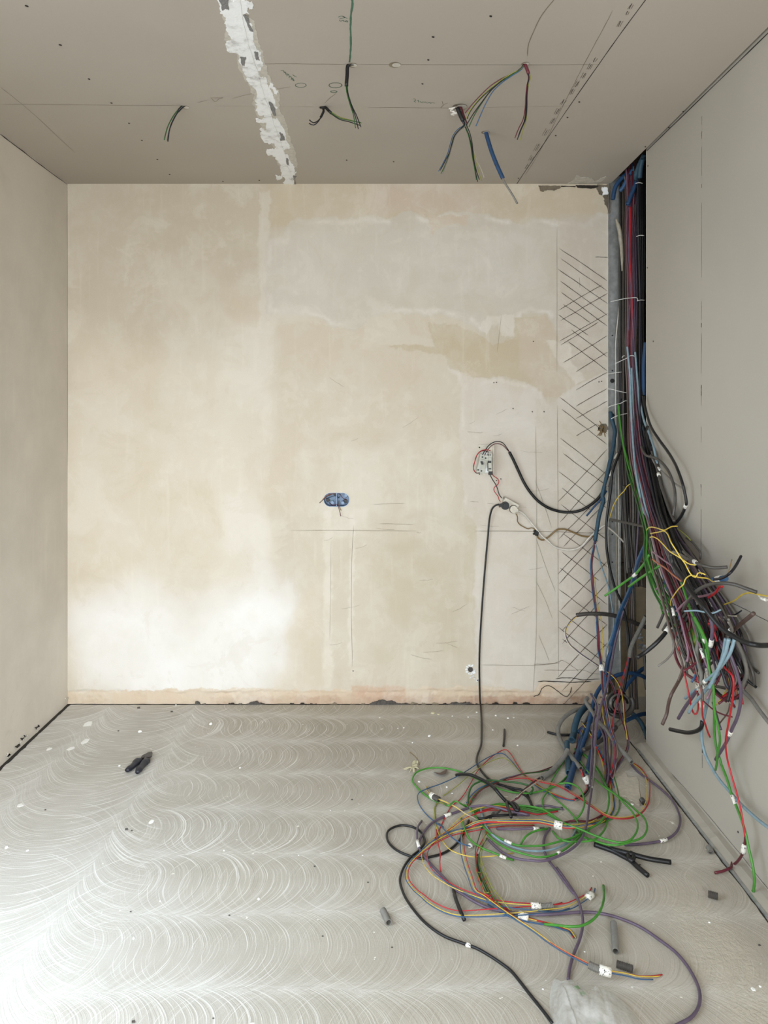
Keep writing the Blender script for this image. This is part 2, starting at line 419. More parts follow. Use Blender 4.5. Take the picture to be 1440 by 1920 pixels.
GX, GY = np.meshgrid(PX, PY)                           # (NZ, NX)
colr = np.zeros((NZg, NXg, 3)); colr[:] = lin((205, 192, 168))
def sdf(poly, X, Y):
    P = np.array(poly, float); d = np.full(X.shape, 1e9); ins = np.zeros(X.shape, bool)
    for i in range(len(P)):
        a, b = P[i], P[(i + 1) % len(P)]; e = b - a; L = max(e @ e, 1e-9)
        t = np.clip(((X - a[0]) * e[0] + (Y - a[1]) * e[1]) / L, 0, 1)
        d = np.minimum(d, (X - a[0] - t * e[0]) ** 2 + (Y - a[1] - t * e[1]) ** 2)
        c = (a[1] > Y) != (b[1] > Y)
        with np.errstate(divide='ignore', invalid='ignore'):
            ins ^= c & (X < (b[0] - a[0]) * (Y - a[1]) / (b[1] - a[1] if b[1] != a[1] else 1e-9) + a[0])
    return np.where(ins, 1, -1) * np.sqrt(d)
def rect(x0, y0, x1, y1): return [(x0, y0), (x1, y0), (x1, y1), (x0, y1)]
def paint(poly, c, alpha=1.0, feather=2.0, warp=8.0, cell=40, seed=1, patchy=0.0, rim=None):
    wx = (fbm(GX.shape, cell, seed) - .5) * 2 * warp; wy = (fbm(GX.shape, cell, seed + 50) - .5) * 2 * warp
    if feather < 8: wx = wx + (fbm(GX.shape, 9, seed + 7, 4, .7) - .5) * 13; wy = wy + (fbm(GX.shape, 9, seed + 57, 4, .7) - .5) * 13
    s = sdf(poly, GX + wx, GY + wy); a = np.clip(s / feather + .5, 0, 1); a = a * a * (3 - 2 * a) * alpha
    if patchy: a = a * (1 - patchy + patchy * np.clip((fbm(GX.shape, cell * .8, seed + 9, 6, .6) - .38) * 5, 0, 1))
    colr[:] = colr * (1 - a[..., None]) + np.array(lin(c)) * a[..., None]
    if rim:                                            # slightly paler feathered plaster edge
        b = np.clip(1 - abs(s - rim[1]) / rim[1], 0, 1) * rim[2] * np.clip((fbm(GX.shape, 16, seed + 3) - .35) * 4, 0, 1)
        colr[:] = colr * (1 - b[..., None]) + np.array(lin(rim[0])) * b[..., None]
# broad soft tones
paint(rect(120, 340, 500, 700), (201, 188, 164), .7, 90, 40, 160, 3)
paint(rect(400, 560, 900, 960), (212, 197, 172), .8, 60, 40, 120, 4)
paint(rect(120, 640, 470, 1100), (219, 206, 180), .8, 120, 50, 140, 5)
paint(rect(300, 480, 410, 900), (221, 211, 192), .5, 50, 30, 60, 6, .6)
paint(rect(130, 700, 260, 1000), (224, 214, 196), .5, 60, 50, 80, 7, .6)
paint(rect(405, 600, 500, 1300), (226, 218, 203), .8, 34, 30, 80, 8, .6)
paint([(110,1150),(230,1080),(330,1120),(470,1070),(560,1180),(520,1240),(600,1310),(110,1310)], (240, 238, 234), .88, 120, 90, 130, 9)  # near-white glow of the light pool painted into the lower left
paint(rect(560, 860, 900, 1290), (209, 197, 172), .8, 40, 24, 70, 10)
paint(rect(560, 840, 850, 960), (222, 213, 194), .6, 30, 40, 50, 11, .7)
paint(rect(690, 1010, 870, 1240), (198, 184, 152), .55, 24, 30, 60, 12, .6)
paint(rect(870, 985, 893, 1130), (202, 188, 156), .8, 6, 4, 30, 13)
paint(rect(606, 955, 622, 1290), (226, 216, 198), .7, 6, 6, 30, 14, .4)
paint(rect(655, 965, 664, 1290), (226, 216, 198), .7, 5, 4, 30, 15, .4)
paint(rect(600, 955, 690, 1010), (228, 219, 202), .5, 14, 16, 30, 16, .5)
paint([(520,1290),(540,1150),(600,1090),(608,1290)], (214, 198, 170), .6, 20, 26, 50, 17)
paint(rect(630, 1250, 880, 1295), (205, 190, 164), .7, 16, 10, 40, 18)
# top tan band, then the broad smooth patch below it
paint(rect(500, 340, 1150, 425), (203, 186, 154), .8, 14, 10, 50, 19)
paint(rect(700, 345, 900, 400), (206, 186, 164), .7, 20, 14, 40, 20)
paint(rect(240, 345, 500, 470), (202, 190, 164), .6, 50, 30, 80, 21)
paint(rect(486, 360, 505, 640), (220, 212, 196), .7, 5, 6, 30, 22, .2)
big = tr('O', [(218,205),(285,190),(290,150),(330,125),(430,130),(520,125),(640,125),(720,105),(790,125),(860,108),(960,112),(1040,130),(1100,150),(1150,125),(1250,130),(1320,145),(1370,108),(1415,110),(1415,560),(1230,560),(1215,500),(1190,470),(1110,460),(1080,530),(1040,500),(985,500),(970,525),(920,490),(880,475),(780,462),(690,458),(590,468),(550,515),(440,505),(395,470),(218,462)])
paint(big, (205, 196, 178), 1.0, 2.2, 5, 22, 23, rim=((226, 219, 205), 7, .85))
paint(rect(560, 430, 1000, 560), (208, 201, 186), .6, 40, 30, 90, 24)
paint(rect(495, 440, 640, 590), (211, 204, 190), .5, 30, 20, 60, 25)
paint(tr('O', [(780,120),(915,115),(915,150),(830,150),(790,185)]), (209, 190, 164), .9, 2, 4, 16, 26)
paint(tr('O', [(560,480),(690,455),(720,530),(860,560),(980,560),(1000,590),(840,600),(700,575),(560,560)]), (216, 205, 184), .7, 6, 8, 24, 27, .4)
# tan patch and its arrow tip
paint(tr('O', [(780,490),(880,490),(960,535),(1000,565),(1080,545),(1085,470),(1180,462),(1215,510),(1260,600),(1312,690),(1285,725),(1195,770),(1160,725),(1110,690),(1040,678),(960,682),(900,660),(850,645),(850,600),(690,580),(640,565),(800,565)]), (200, 183, 148), .95, 2.2, 5, 24, 28)
paint(tr('O', [(1090,480),(1180,465),(1215,510),(1260,600),(1312,690),(1285,725),(1195,770),(1150,700),(1100,640)]), (206, 188, 162), .8, 10, 8, 30, 29)
paint(tr('O', [(960,505),(985,470),(1075,462),(1078,535),(1030,530),(1025,490),(1000,490),(985,540)]), (219, 211, 194), .9, 2.5, 4, 14, 30)
# paler patch around the fuse carrier
low = tr('O', [(845,640),(900,665),(960,684),(1040,680),(1110,692),(1165,730),(1195,772)]) + [(1050,742),(1092,716),(1145,690),(1145,1310),(990,1312),(940,1292),(896,1270),(888,1120),(893,985),(870,960),(862,860),(864,720)]
paint(low, (214, 203, 186), 1.0, 2.5, 5, 26, 31, rim=((229, 221, 206), 6, .7))
paint(rect(900, 720, 1000, 820), (219, 210, 198), .7, 30, 24, 50, 32)
paint(rect(895, 1000, 1005, 1290), (219, 210, 192), .6, 12, 10, 40, 33)
paint(rect(1004, 745, 1045, 1300), (206, 196, 176), .6, 3, 4, 30, 34)
paint(rect(1047, 760, 1145, 950), (206, 197, 174), .6, 14, 10, 40, 35)
paint(rect(1047, 400, 1145, 700), (203, 191, 172), .7, 8, 8, 50, 36)
paint(rect(1047, 960, 1145, 1250), (209, 196, 178), .7, 10, 8, 40, 37)
paint(tr('O', [(1190,550),(1270,560),(1275,620),(1320,690),(1290,705),(1240,640)]), (224, 215, 198), .8, 3, 5, 14, 38, .3)
# raw strip along the floor where the old skirting was
paint([(120,1296),(420,1291),(620,1294),(760,1290),(880,1285),(1000,1297),(1010,1280),(1145,1275),(1145,1330),(120,1330)], (216, 190, 156), .92, 2.5, 3, 18, 39, rim=((232, 221, 198), 3, .5))
paint(rect(660, 1286, 760, 1318), (204, 160, 124), .85, 6, 5, 14, 40, .4)
paint(rect(860, 1306, 1145, 1325), (178, 134, 102), .9, 4, 5, 14, 41, .4)
paint(rect(390, 1306, 860, 1325), (188, 150, 120), .7, 6, 6, 16, 42, .6)
colr = np.clip(colr, 0, 1); gy_ = colr.mean(2, keepdims=True); colr = (gy_ + (colr - gy_) * .80) * np.array((.98, .958, .95))
hc = on_back(631, 937); HX, HZ, HW, HHh = hc[0], hc[2], .063, .0335          # oval opening
V = np.zeros((NZg, NXg, 3)); V[..., 0] = gx[None, :]; V[..., 1] = YB; V[..., 2] = gz[:, None]
relief = (fbm((NZg, NXg), 60, 77) - .5) * .003
edge_f = np.minimum(1, np.minimum((gz[:, None]) / .05, (H - gz[:, None]) / .05)) * np.minimum(1, np.minimum((gx[None, :] - XL) / .05, (XE - gx[None, :]) / .05))
raw = np.clip((1294 + (fbm((NZg, NXg), 20, 5) - .5) * 12 - GY) / -4, 0, 1)    # chipped skirting strip sits a few mm deeper
V[..., 1] -= relief * edge_f + .001; V[..., 1] += raw * (.003 + .012 * np.clip(fbm((NZg, NXg), 14, 8) - .5, 0, 1) * 2)
ii = np.arange(NZg * NXg).reshape(NZg, NXg)
q = np.stack([ii[:-1, :-1], ii[:-1, 1:], ii[1:, 1:], ii[1:, :-1]], -1).reshape(-1, 4)
cxg = (gx[:-1] + gx[1:]) / 2; czg = (gz[:-1] + gz[1:]) / 2
dx = np.maximum(abs(cxg[None, :] - HX) - (HW - HHh), 0); inh = (dx ** 2 + (czg[:, None] - HZ) ** 2) < HHh ** 2
bh = on_back(1131, 803); inh |= (((cxg[None, :] - bh[0]) / .024) ** 2 + ((czg[:, None] - bh[2]) / .022) ** 2) < .8 + .5 * fbm(inh.shape, 5, 4)
ph_ = on_back(882, 1255); inh |= ((cxg[None, :] - ph_[0]) ** 2 + (czg[:, None] - ph_[2]) ** 2) < .0115 ** 2
q = q[~inh.reshape(-1)]
vl = V.reshape(-1, 3)
wm = MB()
NB = (0, -1, 0)
def wl(px, width=.0016, off=.0045, mi=2, amp=.35, seed=0, n=None):
    ribbon(wm, [on_back(x, y, off) for x, y in jit(px, amp, seed, n)], NB, width, mi)
# scored cross hatching at the right end of the wall
k = 0
ys1 = [466, 485, 505, 527, 548, 571, 590] + [618, 640, 745, 768, 822, 850, 884, 915, 946, 1000, 1035, 1065, 1105, 1145, 1176, 1198]
for y0 in ys1:
    k += 1; xs = 1049 + rnd.uniform(-3, 7); sl = (.70 if y0 < 600 else .76) + rnd.uniform(-.03, .04)
    x1 = 1139 if rnd.random() < .8 else rnd.uniform(1098, 1128)
    if 600 < y0 < 650: xs += 18
    y1 = y0 + sl * (x1 - xs)
    if y1 > 1262: x1 = xs + (1262 - y0) / sl; y1 = 1262
    wl([(xs, y0), ((xs + x1) / 2, (y0 + y1) / 2 + rnd.uniform(-1, 1)), (x1, y1)], .0024, seed=k)
ys2 = [534, 550, 588, 604, 629, 660, 698, 728, 752, 795] + [842, 880, 915, 938, 978, 1012, 1052, 1092, 1128, 1170, 1205, 1243]
for y0 in ys2:
    k += 1; up = y0 < 800; sl = (.60 if up else 1.08) + rnd.uniform(-.04, .04)
    x0 = 1139 if rnd.random() < .8 else rnd.uniform(1104, 1130); x1 = 1047 + rnd.uniform(-2, 10)
    if 640 < y0 < 800: x1 = 1080
    wl([(x0, y0), ((x0 + x1) / 2, y0 + sl * (x0 - x1) / 2 + rnd.uniform(-1, 1)), (x1, y0 + sl * (x0 - x1))], .0024, seed=k)
# pencil and crack lines
wl([(1044, 430), (1044, 700)], .0012, mi=1); wl([(1045, 760), (1046, 1000), (1047, 1270)], .0016, mi=1)
wl([(1004, 800), (1006, 1000), (1005, 1200), (1000, 1300)], .0012, mi=1)
wl([(545, 995), (780, 996)], .0012, mi=1, amp=.6); wl([(890, 996), (1020, 997), (1135, 1000)], .0016, mi=1)
wl([(663, 985), (659, 1040), (660, 1250)], .0012, mi=1, amp=.8); wl([(700, 946), (760, 944)], .001, mi=1); wl([(712, 982), (775, 984)], .0012, mi=1)
wl([(620, 1020), (618, 1200)], .0008, mi=1, amp=.8); wl([(940, 590), (932, 660)], .0008, mi=1)
for a in (((1003,900),(1020,945),(1034,990)), ((1006,1010),(1022,1060),(1042,1110)), ((1005,1090),(1020,1120),(1036,1160)), ((1010,1190),(1030,1240))):
    wl(list(a), .0012, mi=1, seed=int(a[0][1]))
wl(tr('F', [(0,235),(120,235),(250,210),(275,197),(400,270),(435,300)]), .0016, mi=1, amp=.5); wl(tr('F', [(100,290),(300,295),(480,290),(560,320),(650,328)]), .0012, mi=1)
wl([(900, 1247), (1000, 1248), (1050, 1243)], .0012, mi=1)
wl(tr('F', [(40,400),(220,405),(480,405),(560,400)]), .004, mi=3, amp=.8); wl(tr('F', [(210,375),(350,370),(520,385),(640,375)]), .003, mi=3, amp=.9)
wl(tr('F', [(0,545),(50,530),(90,460),(150,442),(220,480),(270,520),(320,545),(350,520),(370,450)]), .0035, mi=3, amp=.6)
wl([(1086, 520), (1087, 540)], .001, mi=1); wl([(1115, 482), (1140, 483)], .0025, mi=3)
wl(tr('Q', [(110,70),(260,85),(330,75)]), .0008, mi=1, amp=.5); wl(tr('Q', [(380,1035),(470,1045)]), .0012, mi=1); wl(tr('Q', [(150,1015),(270,1022)]), .001, mi=1, amp=.6)
for s in range(26):                                   # fine trowel scratches
    x, y = rnd.uniform(560, 1000), rnd.uniform(700, 1260); a = rnd.uniform(-.6, .6); L = rnd.uniform(8, 45)
    wl([(x, y), (x + L * math.cos(a) / 2, y + L * math.sin(a) / 2 + 1), (x + L * math.cos(a), y + L * math.sin(a))], .0007, mi=1, amp=.5, seed=200 + s)
for x, y in ((931,717),(926,717.5),(939,898),(931,901),(1123,716),(1128,715),(662,1258),(1000,640),(998,772),(962,766),(1020,772)): wm.disc(on_back(x, y, .004), NB, .0028, .0012, 3, 8)
# broken top edge near the corner, crumbled foot of the wall
def wslab(px, t, mi, amp=2.0, seed=1, off=.003): slab(wm, [on_back(x, y, off) for x, y in ragged(px, amp, seed)], NB, t, mi)
wslab(tr('A', [(45,712),(250,716),(240,735),(190,755),(120,752),(80,765),(60,745)]), .003, 4, 1.0, 3)
wslab(tr('A', [(250,714),(380,718),(380,724),(250,722)]), .004, 3, .4, 4); wslab(tr('A', [(380,708),(580,712),(575,728),(400,730)]), .004, 3, .8, 5)
wslab(tr('A', [(575,700),(690,700),(690,960),(670,960),(640,880),(620,800),(590,790)]), .003, 4, 1.6, 6)
wslab(tr('A', [(612,730),(665,728),(672,790),(620,800)]), .006, 5, 1.2, 7, .006)
for px, sd in ((tr('P', [(440,854),(455,845),(470,843),(490,847),(520,852),(540,856),(440,858)]), 8), (tr('P', [(560,856),(600,850),(640,847),(665,838),(690,849),(715,856)]), 9), (tr('P', [(735,856),(770,851),(820,854),(860,856)]), 10),
               ([(690,1321),(700,1317),(722,1313),(745,1318),(770,1321)], 12), ([(838,1321),(850,1317),(880,1316),(885,1318)], 13)):
    wslab(px, .006, 6, 1.6, sd, .004)
for x in range(370, 1130, 19):
    if rnd.random() < .6: wslab([(x, 1322), (x + 3, 1320 - rnd.uniform(0, 3)), (x + 10, 1320 - rnd.uniform(0, 3.5)), (x + 17, 1322)], .003, 3 if rnd.random() < .5 else 4, 1.0, x)
nv = len(vl); Fw = [tuple(f) for f in q]
me = bpy.data.meshes.new('wall_back')
Vall = np.vstack([vl, np.array(wm.V)]); Fall = Fw + [tuple(i + nv for i in f) for f in wm.F]
me.from_pydata(Vall.tolist(), [], Fall)
me.polygons.foreach_set('material_index', np.array([0] * len(Fw) + wm.M, dtype=np.int32))
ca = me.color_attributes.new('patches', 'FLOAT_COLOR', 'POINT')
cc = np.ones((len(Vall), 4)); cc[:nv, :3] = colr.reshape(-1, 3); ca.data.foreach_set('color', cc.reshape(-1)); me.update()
sm_ = np.zeros(len(me.polygons), bool); sm_[:len(Fw)] = True; me.polygons.foreach_set('use_smooth', sm_)
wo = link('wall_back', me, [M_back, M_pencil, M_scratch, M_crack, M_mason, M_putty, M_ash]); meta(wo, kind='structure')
mb = MB(); mb.box((XL - .1, YB + .055, -.1), (XE, YB + .15, H + .1)); mb.box((XL - .1, YB + .004, H - .02), (XE, YB + .055, H + .1)); mb.box((XE - .04, YB + .006, 0), (XE, YB + .06, 2.3))
meta(mb.build('wall_back_masonry', [M_mason]), kind='structure')

# left wall, and the rear wall with its wide opening
mb = MB()
mb.box((XL - .12, 2.0, 0), (XL, YB + .1, H + .1)); mb.box((XL - .12, -2.8, 0), (XL, .0, H + .1)); mb.box((XL - .12, 0, 2.2), (XL, 2.0, H + .1))
NL = (1, 0, 0)
def ll(px, width, mi, amp=.4, seed=0): ribbon(mb, [on_left(x, y, .001) for x, y in jit(px, amp, seed)], NL, width, mi)
ll([(0, 1442), (60, 1387), (100, 1350), (129, 1322)], .018, 1, .8, 3); ll([(129, 1322), (128, 1100), (127, 800), (126, 345)], .0015, 1, .2, 4)
ll([(0, 251), (60, 297), (126, 346)], .004, 1, .3, 5)
for s in range(9):
    t_ = rnd.random(); x = 10 + 115 * t_; y = 1436 - .93 * x - rnd.uniform(6, 16)
    slab(mb, [on_left(a, b, .001) for a, b in ragged([(x, y), (x + 6, y - 6), (x + 9, y - 3), (x + 3, y + 3)], 1.5, s)], NL, .003, 2 if s % 3 else 1)
for s in range(14):
    x, y = rnd.uniform(5, 115), rnd.uniform(1290, 1400) - 0; 
    if y > 1420 - .93 * x: continue
    ll([(x, y), (x + rnd.uniform(2, 9), y - rnd.uniform(5, 20))], .0012, 3, .3, s)
meta(mb.build('wall_left', [M_left, M_crack, M_edge, M_rear]), kind='structure')
mb = MB(); y0, y1 = -2.72, -2.82
mb.box((XL - .12, y1, 0), (-1.35, y0, H + .1)); mb.box((1.12, y1, 0), (1.7, y0, H + .1)); mb.box((-1.35, y1, 2.32), (1.12, y0, H + .1))
meta(mb.build('wall_rear', [M_rear]), kind='structure')

# ceiling: gypsum boards with an open void above the cable chase
NC = (0, 0, -1)
mb = MB(); XC = 1.160
mb.box((XL - .05, -2.75, H), (XC, YB + .02, H + .0125), 0)
def cl(px, width=.002, mi=1, amp=.4, seed=0, taper=True, off=.0006): ribbon(mb, [on_ceil(x, y, off) for x, y in jit(px, amp, seed)], NC, width, mi, taper)
cl([(490, 120), (650, 121)], .0018); cl([(670, 121), (880, 122), (1127, 121)], .0018, amp=.3)
cl([(0, 196), (130, 197), (340, 198)], .0016); cl([(400, 199), (600, 201)], .0008); cl([(690, 202), (860, 203)], .0022); cl([(900, 202), (1075, 199)], .001)
cl([(0, 163), (60, 212), (140, 286)], .0016); cl([(435, 185), (500, 170), (545, 163)], .0016, amp=.6)
cl([(1040, -2), (1015, 30), (998, 65), (990, 88), (989, 105)], .0028, amp=.3)
cl([(660, -3), (661, 6), (658, 28), (657, 50), (658, 75), (657, 100), (655, 117)], .0055, 2, .25, 3, False)
def ell(cx, cy, a, b, mi, wdt=.0026): cl([(cx + a * math.cos(q), cy + b * math.sin(q)) for q in np.linspace(0.2, 6.6, 22)], wdt, mi, .2)
ell(564, 160, 10, 4, 2); ell(629, 160, 12, 4.6, 2); ell(626, 172, 6, 1.8, 2, .003)
ell(629, 160, 12.5, 5, 1, .001)
def scrib(pts, mi=2, wdt=.0022, seed=0): cl(pts, wdt, mi, .25, seed)
scrib(tr('R', [(935,130),(965,122),(985,132),(960,138),(945,135)])); scrib(tr('R', [(945,148),(952,160),(975,152),(980,162),(1000,155),(1008,165),(985,160)])); scrib(tr('R', [(965,122),(1005,140)]))
for i, pp in enumerate(([(505,530),(520,528),(535,545)], [(530,548),(540,540),(545,560),(555,550)], [(550,572),(560,555),(570,575)], [(565,585),(580,570),(585,590)], [(580,600),(595,585),(605,610)], [(595,560),(610,572),(625,578)], [(590,590),(600,605),(608,600)])): scrib(tr('R', pp), seed=i)
for i, pp in enumerate(([(135,745),(150,740),(155,755),(145,760),(160,768)], [(165,760),(178,752),(180,770)], [(190,762),(205,770),(215,762)], [(215,772),(230,764),(240,774)], [(245,776),(260,766),(270,778)], [(270,776),(285,770),(300,776)])): scrib(tr('S', pp), seed=i + 9)
scrib(tr('S', [(345,810),(370,785),(400,772)]), 1); scrib(tr('S', [(355,760),(362,785)]), 1)
scrib(tr('R', [(835,775),(870,740),(920,700)]), 1, .0014); scrib(tr('T', [(1110,578),(1165,565)]), 1, .0014)
scrib(tr('T', [(1183,550),(1212,552),(1255,550),(1230,558),(1212,572),(1183,548)]), 1, .0018)
for x, y in ((50,11),(113,84),(167,148),(209,193),(242,231),(266,263),(295,299),(318,327),(792,157),(803,112),(812,69),(1086,191),(1064,220),(1042,254),(972,334),(1151,-4),(1254,239),(1281,209),(1210,275),(738,303),(486,338),(1165,338),(920,30),(650,300),(418,340)):
    p = on_ceil(x, y, .0005); mb.disc(p, NC, .0042 if y > 100 else .005, .0015, 3, 8, .7)
# taped joint and printed board edge on the right
cl([(1213, -4), (1130, 110), (1050, 225), (968, 346)], .0028, 3, .25, 8, False)
for x0, y0, L in ((1188,8,9),(1180,22,6),(1168,40,10),(1120,108,8),(1112,120,10),(1100,138,9),(1088,152,11),(1078,168,9),(1062,186,10),(1052,202,12),(1042,222,10),(1030,242,12),(1014,270,13),(1002,292,9),(992,308,8)):
    for j in range(3 if L > 8 else 2): cl([(x0 - 3 * j + rnd.uniform(-1, 1), y0 + rnd.uniform(-2, 2)), (x0 - 3 * j - L * .62, y0 + L * 1.05)], .0022, 3 if j % 2 else 1, .3, int(x0) + j)
cl([(1150, 20), (1096, 118), (1060, 188), (1020, 270), (985, 330)], .0016, 1, 1.2, 21)
# first coat of putty over the joint on the left
def cslab(px, t, mi, amp=3.0, seed=1): slab(mb, [on_ceil(x, y, 0.0) for x, y in ragged(px, amp, seed, 4)], NC, t, mi)
cslab(tr('R', [(30,0),(235,0),(255,60),(270,105),(225,100),(245,140),(290,180),(300,240),(325,370),(355,385),(360,430),(375,490),(360,520),(335,530),(350,575),(395,580),(400,630),(440,690),(465,770),(485,805),(455,810),(430,880),(480,885),(520,950),(545,1040),(575,1090),(570,1115),(530,1130),(560,1160),(600,1230),(605,1290),(625,1285),(600,1330),(605,1388),(545,1388),(540,1340),(505,1270),(480,1200),(470,1170),(410,1165),(400,1120),(445,1110),(470,1100),(440,1070),(380,1070),(350,1000),(345,965),(375,960),(400,975),(395,915),(320,912),(318,890),(400,885),(320,830),(330,790),(315,760),(330,700),(290,640),(250,575),(215,500),(185,400),(100,375),(90,325),(135,300),(95,215),(95,130),(55,100),(50,50)]), .0016, 4, 1.9, 5)
cslab(tr('R', [(75,300),(100,210),(70,110),(120,80),(300,150),(340,300),(380,420),(410,560),(500,700),(500,820),(560,980),(600,1100),(630,1260),(560,1300),(470,1180),(400,1010),(360,900),(290,780),(300,700),(220,560),(180,420)]), .0008, 6, 3.2, 15)
cslab(tr('R', [(245,5),(290,10),(300,60),(270,60),(250,30)]), .0018, 4, 2, 6); cslab(tr('R', [(410,600),(450,650),(490,690),(470,705),(420,660)]), .0014, 4, 2.5, 7)
cslab(tr('R', [(465,1310),(520,1310),(520,1335),(470,1338)]), .0014, 4, 1.6, 8)
for q_, sd in ((((40,0),(115,0),(115,75),(65,75)), 1), (((222,115),(262,112),(300,235),(270,225)), 2), (((200,425),(245,425),(235,495),(215,490)), 3), (((305,385),(335,390),(350,450),(325,450)), 4), (((415,760),(440,770),(470,860),(450,860)), 5), (((495,990),(520,1000),(540,1050),(500,1050)), 6), (((540,1185),(560,1190),(570,1240),(545,1230)), 7), (((600,1310),(625,1320),(620,1385),(605,1385)), 8)):
    slab(mb, [on_ceil(x, y, .0012) for x, y in ragged(tr('R', list(q_)), 1.2, sd, 3)], NC, .0012, 5)
slab(mb, [on_ceil(x, y, .0014) for x, y in ragged(tr('R', [(130,0),(200,0),(260,330),(330,520),(400,760),(470,960),(540,1160),(600,1385),(585,1385),(500,1130),(430,900),(360,680),(280,480),(200,250),(160,100)]), 1.4, 9)], NC, .0022, 4)
cl(tr('R', [(250,330),(300,500),(370,700),(430,890),(480,1020),(520,1130),(560,1230)]), .0016, 5, .8, 30)
cslab(tr('A', [(320,685),(370,640),(420,632),(540,650),(560,670),(655,625),(660,632),(570,692),(390,698),(300,700)]), .0016, 6, 1.6, 11)
# drilled holes for the spot lights: a raised paper rim and a pale bore
for x, y, a in ((740.5, 121.5, .020), (661, 122, .016), (347, 201, .016), (605, 201.5, .014), (985, 119.5, .013), (862, 200, .028), (910, 248, .017)):
    p = on_ceil(x, y); mb.disc(p + Vector((0, 0, -.0003)), NC, a, .0006, 7, 20); mb.disc(p + Vector((a * .25, 0, -.0010)), NC, a * .72, .0003, 6, 20)
M_pg = plain('joint_tape_grey', (128, 126, 124), .9, var=.25, scale=200); M_pw = plain('thin_putty_smear', (196, 190, 178), .9)
meta(mb.build('ceiling', [M_ceil, M_pencil, M_green, M_crack, M_putty, M_pg, M_pw, M_mason]), kind='structure')
# void above the ceiling
mb = MB(); mb.box((XL - .1, -2.8, H + .30), (1.7, 4.0, H + .36)); mb.box((1.0, YB + .15, H), (1.7, YB + .25, H + .3)); mb.box((XL, 2.0, H + .013), (XL + .01, 3.9, H + .3)); mb.box((XL, 2.0, H + .013), (1.6, 2.02, H + .3))
meta(mb.build('ceiling_void', [M_mason]), kind='structure')

# right wall: a gypsum board on studs whose free edge leaves the chase open
mb = MB(); NR = (-1, 0, 0)
mb.box((XR, -2.75, .004), (XR + .0125, YR, H + .02), 0); mb.box((XR - .0003, YR - .002, .01), (XR + .0128, YR + .0012, H), 1)
def rl(px, width, mi=2, amp=.3, seed=0): ribbon(mb, [on_right(x, y, .0008) for x, y in jit(px, amp, seed)], NR, width, mi, False)
for a, b, wd in ((218,234,.0014),(246,260,.0022),(275,330,.0012),(345,352,.002),(380,520,.0011),(565,600,.0014),(606,614,.004),(625,700,.0014),(722,742,.0045),(742,760,.0014),(800,830,.0014),(908,914,.004),(915,930,.0014),(955,1048,.002),(1300,1330,.0016),(1400,1412,.006),(1415,1440,.002)):
    x = 1315 - .002 * (a - 600) if a < 1200 else 1317; rl([(x, a), (x - .2, b)], wd, 2, .2, a)
rl([(1358, 1125), (1395, 1142), (1442, 1166)], .0018, 2, .4); rl([(1212.5, 283), (1300, 198), (1440, 62)], .004, 2, .2)
for x, y in ((1215, 311), (1214, 502), (1320, 1528), (1327, 1560), (1225, 640), (1216, 800), (1384, 1560)): mb.disc(on_right(x, y, .0004), NR, .0035, .001, 2, 8)
rl([(1226, 1415), (1290, 1485), (1370, 1580), (1442, 1668)], .0016, 2, .5, 6)
for s, (x, y, L) in enumerate(((1372, 1605, 14), (1390, 1636, 22), (1412, 1660, 26), (1432, 1688, 20))):
    slab(mb, [on_right(a, b, .0005) for a, b in ragged([(x, y), (x + L * .5, y + L * .5), (x + L, y + L * 1.2), (x + L * .3, y + L * .6)], 1.2, s)], NR, .002, 3)
meta(mb.build('wall_right', [M_board, M_edge, M_crack, M_rear]), kind='structure')
# masonry lining of the chase behind the board
mb = MB(); mb.box((1.50, 2.2, 0), (1.60, 3.95, H + .3)); mb.box((XE, 3.85, 0), (1.60, 3.95, H + .3)); mb.box((XR + .0135, 2.1, 0), (1.5, 2.2, H + .3))
mb.box((XR + .02, 3.86 - .03, .0), (1.5, 3.86, .52))
meta(mb.build('wall_chase', [M_mason]), kind='structure')
# floor track and plaster kerb along the right board
mb = MB()
P0 = [(1.122, 0.0), (1.122, .004), (1.150, .010), (1.1715, .012), (1.1715, 0)]
ys = np.linspace(-.5, YR, 120); Vt = []; 
for i, y in enumerate(ys):
    for j, (x, z) in enumerate(P0): Vt.append((x + (nrs.rand() - .5) * (.006 if j in (0, 1) else 0), y, z + (nrs.rand() * .004 if j in (2,) else 0)))
Ft = [(i * 5 + j, (i + 1) * 5 + j, (i + 1) * 5 + j + 1, i * 5 + j + 1) for i in range(len(ys) - 1) for j in range(4)]
mb.add(Vt, Ft, 0)
mb.box((1.114, -.5, .0002), (1.1225, YR - .05, .0055), 1)
meta(mb.build('trim_1', [M_board, M_zinc]), kind='structure')
mb = MB(); ribbon(mb, [Vector((1.1125 + nrs.randn() * .0012, y, .0006)) for y in np.linspace(.9, 3.30, 90)], (0, 0, 1), .006, 0, False)
ribbon(mb, [Vector((XL + .006 + nrs.rand() * .004, y, .0006)) for y in np.linspace(2.6, 3.72, 50)], (0, 0, 1), .02, 0, False)
ribbon(mb, [Vector((x, YB - .004 - nrs.rand() * .003, .0006)) for x in np.linspace(XL, XE, 90)], (0, 0, 1), .009, 0, False)
meta(mb.build('trim_2', [M_crack]), kind='structure')

